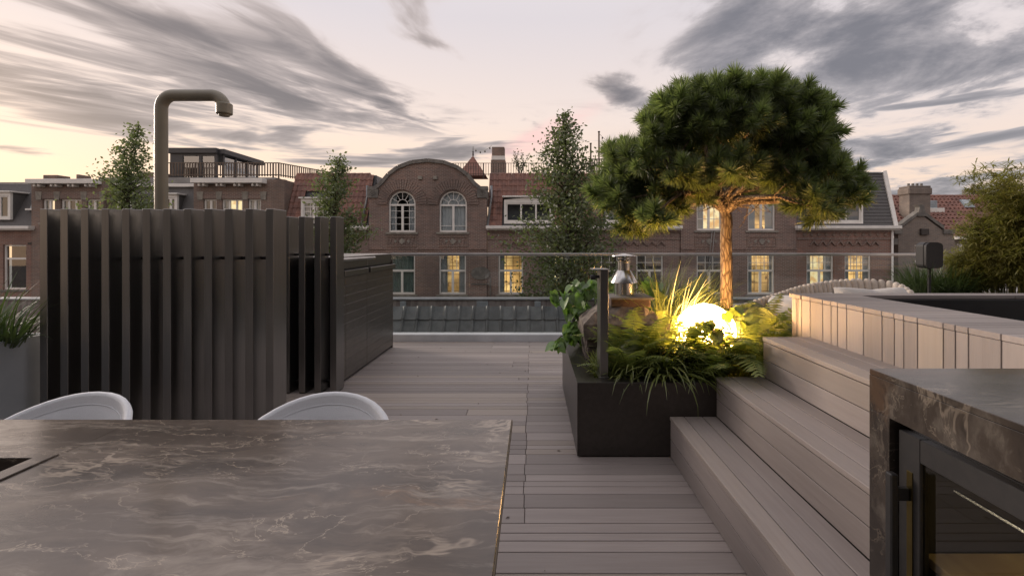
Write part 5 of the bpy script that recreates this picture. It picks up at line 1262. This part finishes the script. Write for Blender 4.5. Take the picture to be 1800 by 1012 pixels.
# -- brick houses on the left
def brick_house(px0, px1, label, wins, cor, body='brick_brown', deep=5.0, grp='brown brick houses with white cornices'):
    h = root('brick_house', label, 'house', (fx((px0 + px1) / 2), YF, GZ), grp); Y = YF - .02; x0, x1 = fx(px0), fx(px1); zt = fz(cor[2])
    holes = [rect(fx(a), fx(b), fz(d), fz(c))[::-1] for a, b, c, d, *_ in wins]
    part('wall', MB().plate([(x0, GZ), (x1, GZ), (x1, zt), (x0, zt)], holes, Y, Y + .3), body, h)
    part('side_wall', MB().box(x1 - .25, x1 - .003, Y + .302, Y + deep, GZ, zt - .03), body, h); part('roof', MB().box(x0, x1 - .26, Y + .302, Y + deep, zt - .5, zt - .1), 'concrete', h)
    used = []
    for a, b, c, d, ins, st in wins:
        window(h, fx(a), fx(b), fz(d), fz(c), Y, ins, st)
        key = MB(); lint = MB()
        lint.box(fx(a) - .1, fx(b) + .1, Y - .03, Y - .002, fz(c) + .01, fz(c) + .33); part('lintel', lint, 'brick_dark', h)
        for px in (a - 5, b + 5): key.ext([(fx(px) - .12, fz(c) - .04), (fx(px) + .12, fz(c) - .04), (fx(px) + .16, fz(c) + .36), (fx(px) - .16, fz(c) + .36)], Y - .05, Y - .034) if min([abs(px - u) for u in used] + [99]) > 8 else None; used.append(px)
        part('corner_stone', key, 'stone', h, kind='stuff')
    c = MB(); c.box(fx(cor[0]), fx(cor[1]), Y - .45, Y - .002, fz(cor[3]), fz(cor[2]), .015)
    br_ = MB(); n = max(2, int((cor[1] - cor[0]) / 28))
    for i in range(n): xx = fx(cor[0] + (cor[1] - cor[0]) * (i + .5) / n); br_.box(xx - .16, xx - .06, Y - .34, Y - .003, fz(cor[3]) - .14, fz(cor[3]) - .002, .02); br_.box(xx + .06, xx + .16, Y - .34, Y - .003, fz(cor[3]) - .14, fz(cor[3]) - .002, .02)
    o = part('cornice', c, 'white_paint', h); part('bracket', br_, 'white_paint', o, kind='stuff')
    return h
hC = brick_house(56, 182, 'brown brick house with white bracketed cornice at the far left, above the shower screen', [(75, 97, 350, 392, 'part', '2'), (107, 144, 350, 392, 'part', '2b'), (153, 177, 350, 392, 'lit', '2')], (61, 180, 316.5, 324.5))
for px, py, w_, d_ in ((70, 305, 26, 18), (119, 304, 5, 12)):
    part('chimney', MB().box(fx(px) - w_ / 72, fx(px) + w_ / 72, YF + .5, YF + 1.2, fz(330), fz(py), .02), 'brick_brown', hC)
hD = brick_house(341, 500, 'brown brick house below the glass roof pavilion, with pale stones over its windows', [(358, 381, 350, 392, 'dark', '2'), (390, 427, 350, 392, 'litb', '2b'), (436, 459, 350, 392, 'curtain', '2')], (346, 470, 315.5, 323.5))
h = root('slate_roofed_house', 'narrow house with dark slate mansard and white dormer behind the shower pipe', 'house', (fx(262), YF, GZ)); x0, x1 = fx(184), fx(339)
part('wall', MB().box(x0, x1, YF, YF + .3, GZ, fz(398)), 'brick_brown', h)
sl_ = MB().add([(x0, YF - .01, fz(398)), (x1, YF - .01, fz(398)), (x1, YF + .75, fz(322, F / (YF + .75))), (x0, YF + .75, fz(322, F / (YF + .75)))], [(0, 1, 2, 3)]); part('slate_roof', sl_, 'slate', h)
part('cornice', MB().box(x0, x1, YF + .5, YF + .85, fz(326), fz(320.5), .01), 'white_paint', h)
dormer(h, fx(288), fx(312), fz(392), fz(342), YF - .02, YF + .7, 'dark', '2'); dormer(h, fx(206), fx(232), fz(392), fz(342), YF - .02, YF + .7, 'dark', '2')
part('flat_roof', MB().box(x0, x1, YF + .86, YF + 5, fz(326), fz(322)), 'concrete', h)
for px, w_, t in ((238, 38, 298), (190, 26, 307)): part('chimney', MB().box(fx(px) - w_ / 72, fx(px) + w_ / 72, YF + .9, YF + 1.6, fz(330), fz(t), .03), 'brick_brown', h)
h = root('end_house', 'red brick house with slate mansard and skylight at the very left edge', 'house', (fx(10), YF, GZ)); x0, x1 = fx(-120), fx(55)
part('wall', MB().plate([(x0, GZ), (x1, GZ), (x1, fz(398)), (x0, fz(398))], [rect(fx(5), fx(46), fz(509), fz(430))[::-1]], YF, YF + .3), 'brick_red', h)
window(h, fx(5), fx(46), fz(509), fz(430), YF, 'dark', '1', sill='stone_grey'); part('glazing_bar', MB().box(fx(8), fx(43), YF + .093, YF + .15, fz(456), fz(453)), 'white_paint', h)
y1 = YF + 1.1; part('slate_roof', MB().add([(x0, YF - .01, fz(399)), (x1, YF - .01, fz(399)), (x1, y1, fz(323, F / y1)), (x0, y1, fz(323, F / y1))], [(0, 1, 2, 3)]), 'slate', h)
part('ridge_flashing', MB().box(x0, x1, y1 - .02, y1 + .15, fz(324, F / y1), fz(320.5, F / y1)), 'zinc', h); part('flat_roof', MB().box(x0, x1, y1 + .16, y1 + 5, fz(326), fz(324)), 'concrete', h)
gutter(h, fx(-120), fx(62), 397.5, 405)
dormer(h, fx(-22), fx(18), fz(386), fz(338), YF + .0, YF + 1.0, 'part', '2')
ly = YF + .42; part('skylight', MB().ext([(fx(41), fz(366)), (fx(56), fz(366)), (fx(56), fz(337)), (fx(51), fz(337))], ly - .12, ly + .1), 'lead', h); part('skylight_sill', MB().box(fx(37), fx(56), ly - .25, ly + .1, fz(369), fz(366), .01), 'white_paint', h)
part('vent', MB().box(fx(53) - .1, fx(53) + .1, YF - .02, YF - .001, fz(430), fz(426)), 'iron', h)

# ------------------------------------------------------------------ things on the roofs
ky = 33.5; Yp = F / ky; X = lambda p: fx(p, ky); Z = lambda p: fz(p, ky)
pv = root('roof_pavilion', 'small flat-roofed glass pavilion on the roof terrace above the brick house', 'pavilion', (X(350), Yp, Z(315)))
x0, x1 = X(299), X(381); yb = Yp + 3.6
part('floor', MB().box(X(200), X(500), Yp - .9, yb + 1, Z(316) - .3, Z(316) - .004), 'concrete', pv)
part('roof', MB().box(X(296.5), X(382.5), Yp - .12, yb + .3, Z(270), Z(260.5), .02).box(X(382.7), X(392), Yp + .1, yb + .3, Z(270), Z(261), .02), 'pavilion_clad', pv)
wl = MB(); wl.box(x0, X(321), Yp, Yp + .12, Z(316), Z(270) - .003); wl.box(x0, x0 + .12, Yp + .121, yb, Z(316), Z(270) - .003)
for p in (352, 379): part('post', MB().box(X(p) - .07, X(p) + .07, Yp + .001, Yp + .11, Z(316), Z(274) - .003), 'pavilion_clad', pv)
wl.box(X(321) + .002, X(381), Yp + .002, Yp + .10, Z(274), Z(270) - .004)
for q in range(4): yy = Yp + .3 + q * 1.05; part('post', MB().box(x1 + .07, x1 + .16, yy, yy + .12, Z(316), Z(270) - .003), 'pavilion_clad', pv)
part('wall', wl, 'pavilion_clad', pv)
part('glass', MB().box(X(321), X(381), Yp + .05, Yp + .06, Z(316), Z(274)).box(x1 + .10, x1 + .12, Yp + .42, yb, Z(316), Z(274)), 'pavilion_glass', pv)
part('interior', MB().box(X(322), x1 - .05, yb - .05, yb, Z(316), Z(271)), 'curtain_white', pv)
def railing(name, label, pts, z0, z1, step, r, mat='iron'):
    rt = root(name, label, 'railing', (pts[0][0], pts[0][1], z0), 'railings of the roof terraces'); b = MB(); t = MB()
    for (ax, ay), (bx_, by_) in zip(pts[:-1], pts[1:]):
        L = math.hypot(bx_ - ax, by_ - ay); n = max(2, int(L / step))
        for i in range(n + 1): u = i / n; b.box(ax + (bx_ - ax) * u - r, ax + (bx_ - ax) * u + r, ay + (by_ - ay) * u - r, ay + (by_ - ay) * u + r, z0, z1)
        for zz in (z1, z0 + .08): t.tube([(ax, ay, zz), (bx_, by_, zz)], r * 1.5, 4)
        for i in range(0, n + 1, 14): u = i / n; t.box(ax + (bx_ - ax) * u - .03, ax + (bx_ - ax) * u + .03, ay + (by_ - ay) * u - .03, ay + (by_ - ay) * u + .03, z0 - .15, z1 + .02)
    part('balusters', b, mat, rt, kind='stuff', recalc=False); part('rails', t, mat, rt)
railing('roof_railing', 'brown baluster railing running in front of the roof pavilion', [(X(296), Yp - .8), (X(504), Yp - .8), (X(548), Yp + 2.5)], Z(314), Z(291), .14, .022, 'wood_old')
k2 = F / (yrB + 1.2)
railing('roof_railing', 'thin black baluster railing above the red tiles between the gables', [(fx(788, k2), yrB + 1.2), (fx(1066, k2), yrB + 1.2)], fz(309, k2), fz(287, k2), .135, .013)
# roof chimney with a white band
kx = F / (yrB + 2.5); X = lambda p: fx(p, kx); Z = lambda p: fz(p, kx); yy = yrB + 2.5
c = root('roof_chimney', 'square brick chimney with a white band standing behind the roof railing', 'chimney', (X(875), yy, Z(310)))
part('stack', MB().box(X(863), X(888), yy, yy + .7, Z(315), Z(281)).box(X(864.5), X(886.5), yy + .03, yy + .67, Z(274), Z(258), .02), 'brick_brown', c); part('band', MB().box(X(864), X(887), yy - .02, yy + .72, Z(281) + .002, Z(274) - .002), 'white_paint', c)
tr = root('turret_roof', 'pointed red tiled turret roof with a spike just left of the roof chimney', 'turret', (X(831.5), yy + 3, Z(312)))
kt = F / (yy + 3); A = Vector((fx(831.5, kt), yy + 3, fz(274, kt))); hb_ = fx(856, kt) - fx(831.5, kt); zb3 = fz(312, kt)
tv = MB()
for i in range(9):
    t0, t1 = i / 9, (i + 1) / 9; w0, w1 = hb_ * (1 - t0) + .015, hb_ * (1 - t1); za_, zb4 = zb3 + (A.z - zb3) * t0, zb3 + (A.z - zb3) * t1
    tv.add([(A.x + sx * w, A.y + sy * w, z_) for w, z_ in ((w0, za_), (w1, zb4)) for sx, sy in ((-1, -1), (1, -1), (1, 1), (-1, 1))], [(j, (j + 1) % 4, 4 + (j + 1) % 4, 4 + j) for j in range(4)])
part('roof', tv, 'pantile_old', tr); part('finial', MB().tube([A, A + Vector((0, 0, .18)), A + Vector((0, 0, .22)), A + Vector((0, 0, .6))], [.06, .05, .025, .012], 6).lathe([(0, .2), (.07, .25), (0, .3)], A, 8), 'iron', tr)
def pole(px, y0, y1, lab):
    o = root('roof_pole', lab, 'pole', (X(px), yy - .9, Z(310)), 'poles carrying string lights'); part('mast', MB().tube([(X(px), yy - .9, Z(y0)), (X(px), yy - .9, Z(y1))], .045, 6), 'wood_old', o)
    part('cap', MB().box(X(px) - .06, X(px) + .06, yy - .96, yy - .84, Z(y1), Z(y1) + .05, .01), 'iron', o)
pole(1035, 312, 259, 'shorter wooden pole on the roof right of the big conical tree'); pole(1049, 312, 239, 'taller wooden pole on the roof with string lights running to the right')
def lights(pts, lab):
    pp = [Vector(p) for p in pts]; path = []
    for a, b in zip(pp[:-1], pp[1:]):
        for i in range(13): u = i / 12; path.append(a.lerp(b, u) - Vector((0, 0, .16 * math.sin(math.pi * u) * (b - a).length / 2)))
    o = root('string_lights', lab, 'string lights', path[0], 'string lights over the roof terrace'); part('wire', MB().tube(path, .010, 4, False), 'iron', o)
    for p in path[2::3]: part('bulb', MB().lathe([(0, 0), (.03, -.02), (.045, -.08), (.03, -.12), (0, -.13)], p, 8), 'iron', o)
lights([(A.x, A.y, A.z + .5), (X(864), yy, Z(256))], 'string lights sagging from the turret spike to the chimney'); lights([(X(1049), yy - .9, Z(241)), (X(1085), yy - .5, Z(262))], 'string lights running from the taller pole towards the pine')
lat = root('roof_fence', 'pale weathered lattice fence on the roof beside the poles', 'fence', (X(1056), yy - .6, Z(310)))
for i in range(9): xx = X(1039 + i * 4); piece('slat', (.07, .03, Z(283) - Z(311)), 'stone', lat, (xx, yy - .6, (Z(283) + Z(311)) / 2), .004)
part('rail', MB().box(X(1037), X(1074), yy - .58, yy - .54, Z(284), Z(282), .004).box(X(1037), X(1074), yy - .58, yy - .54, Z(306), Z(304), .004), 'stone', lat)
sp3 = root('church_finial', 'distant stone lantern with a cross peeping out beside the pine crown', 'spire', (fx(1131, 18), F / 18, 2)); kq = 18.0; q = lambda p: fx(p, kq); z3 = lambda p: fz(p, kq); yq = F / kq
part('lantern', MB().lathe([(.5, z3(330)), (.5, z3(262)), (.40, z3(258)), (.20, z3(254)), (.20, z3(247)), (.06, z3(244)), (.04, z3(238)), (0, z3(238))], (q(1131), yq, 0), 10), 'stone_grey', sp3)
part('cross', MB().box(q(1131) - .035, q(1131) + .035, yq - .03, yq + .03, z3(239), z3(231)).box(q(1131) - .12, q(1131) + .12, yq - .029, yq + .029, z3(235.5), z3(234)), 'stone_grey', sp3)

# ------------------------------------------------------------------ trees in the courtyard
def conic_tree(label, profile, k, n_leaf, seed, dens=1.0, leaf=.13, lean=0):
    """profile: (py, left px, right px) from the top down"""
    q = random.Random(seed); Y = F / k; prof = [((fz(py, k)), fx(a, k), fx(b, k)) for py, a, b in profile]
    xt = (prof[-1][1] + prof[-1][2]) / 2; rt = root('courtyard_tree', label, 'tree', (xt, Y, GZ), 'slim conical trees in the courtyard')
    zb, ztp = prof[-1][0], prof[0][0]
    def ext_(z):
        for (z1, a1, b1), (z0, a0, b0) in zip(prof[:-1], prof[1:]):
            if z0 <= z <= z1: u = (z - z0) / (z1 - z0); return a0 + (a1 - a0) * u, b0 + (b1 - b0) * u
        return prof[-1][1:] if z < zb else prof[0][1:]
    tp = []; nn = 16
    for i in range(nn + 1):
        z = GZ + (ztp - GZ) * i / nn; a, b = ext_(z); tp.append(Vector(((a + b) / 2 + (q.uniform(-.04, .04)), Y, z)))
    tk = MB(); tk.tube(tp, [.13 * (1 - i / (nn + .3)) + .012 for i in range(nn + 1)], 8); lf = MB()
    pts = []
    L = zb - 2.5; nbr = int((ztp - L) / .055 * dens)
    for b_ in range(nbr):
        z = L + (ztp - L) * (b_ / nbr) ** .93; a, b = ext_(z); c = (a + b) / 2; hw = (b - a) / 2; an = q.uniform(0, 6.283); rl_ = hw * q.uniform(.6, 1.35); up = q.uniform(.15, .7) * rl_ + .05
        s = Vector((c, Y, z - up * .6)); e = Vector((c + math.cos(an) * rl_, Y + math.sin(an) * rl_ * .9, z + up * .5)); mid = s.lerp(e, .5) + Vector((0, 0, .08 * rl_)); path = sm([s, mid, e], 3)
        tk.tube(path, [.022 * (1 - i / 7.5) * min(1, rl_) + .004 for i in range(len(path))], 4, False); pts.append((path, rl_))
    tot = sum(r for _, r in pts)
    for path, rl_ in pts:
        for i in range(int(n_leaf * rl_ / tot)):
            u = q.random() ** .75; f_ = u * (len(path) - 1); j = min(int(f_), len(path) - 2); p = path[j].lerp(path[j + 1], f_ - j); sp = .10 + .10 * rl_
            p = p + Vector((q.gauss(0, sp), q.gauss(0, sp), q.gauss(0, sp * .8))); s = leaf * q.uniform(.55, 1.15)
            d = Vector((q.gauss(0, 1), q.gauss(0, 1), q.gauss(-.25, .8))).normalized(); w_ = d.cross(Vector((q.gauss(0, 1), q.gauss(0, 1), q.gauss(0, 1)))).normalized() * s * .30
            lf.add([p, p + d * s * .5 + w_, p + d * s, p + d * s * .5 - w_], [(0, 1, 2, 3)])
    part('trunk', tk, 'bark', rt, True, recalc=False); part('crown', lf, 'tree_leaf', rt, recalc=False)
conic_tree('largest conical tree, dark green, standing before the red tiled house', [(197, 988, 1000), (225, 975, 1012), (250, 965, 1022), (280, 952, 1034), (310, 944, 1046), (350, 936, 1052), (400, 928, 1068), (450, 908, 1076), (520, 895, 1085)], 50, 20000, 1, 1.2, .15)
conic_tree('wispy conical tree behind the slat screen, left of the shower pipe', [(219, 238, 248), (245, 226, 253), (275, 210, 258), (310, 196, 260), (345, 182, 270), (390, 172, 282)], 47, 9000, 2, 1.1, .14)
conic_tree('slim young tree between the slat screen and the scrolled gable', [(274, 592, 604), (300, 574, 614), (325, 560, 618), (370, 552, 625), (410, 550, 636), (455, 548, 652)], 47, 10000, 3, 1.1, .14)
rs_ = root('rooftop_shrub', 'small sparse shrub growing on the roof right of the brick chimney', 'shrub', (X(915), yy, Z(309))); q = random.Random(4); tk = MB(); lf = MB()
for i in range(14):
    e = Vector((X(915 + q.uniform(-15, 15)), yy + q.uniform(-.3, .3), Z(q.uniform(263, 285)))); s = Vector((X(915), yy, Z(309))); tk.tube(sm([s, s.lerp(e, .5) + Vector((q.uniform(-.1, .1), 0, 0)), e], 3), .012, 4, False)
    for j in range(16):
        p = s.lerp(e, q.uniform(.35, 1.05)) + Vector((q.gauss(0, .05), q.gauss(0, .05), q.gauss(0, .05))); d = Vector((q.gauss(0, 1), q.gauss(0, 1), q.gauss(0, 1))).normalized() * .10; w_ = d.cross(Vector((.3, 1, .2))).normalized() * .03; lf.add([p, p + d * .5 + w_, p + d, p + d * .5 - w_], [(0, 1, 2, 3)])
part('twigs', tk, 'bark', rs_, recalc=False); part('foliage', lf, 'tree_leaf', rs_, recalc=False)
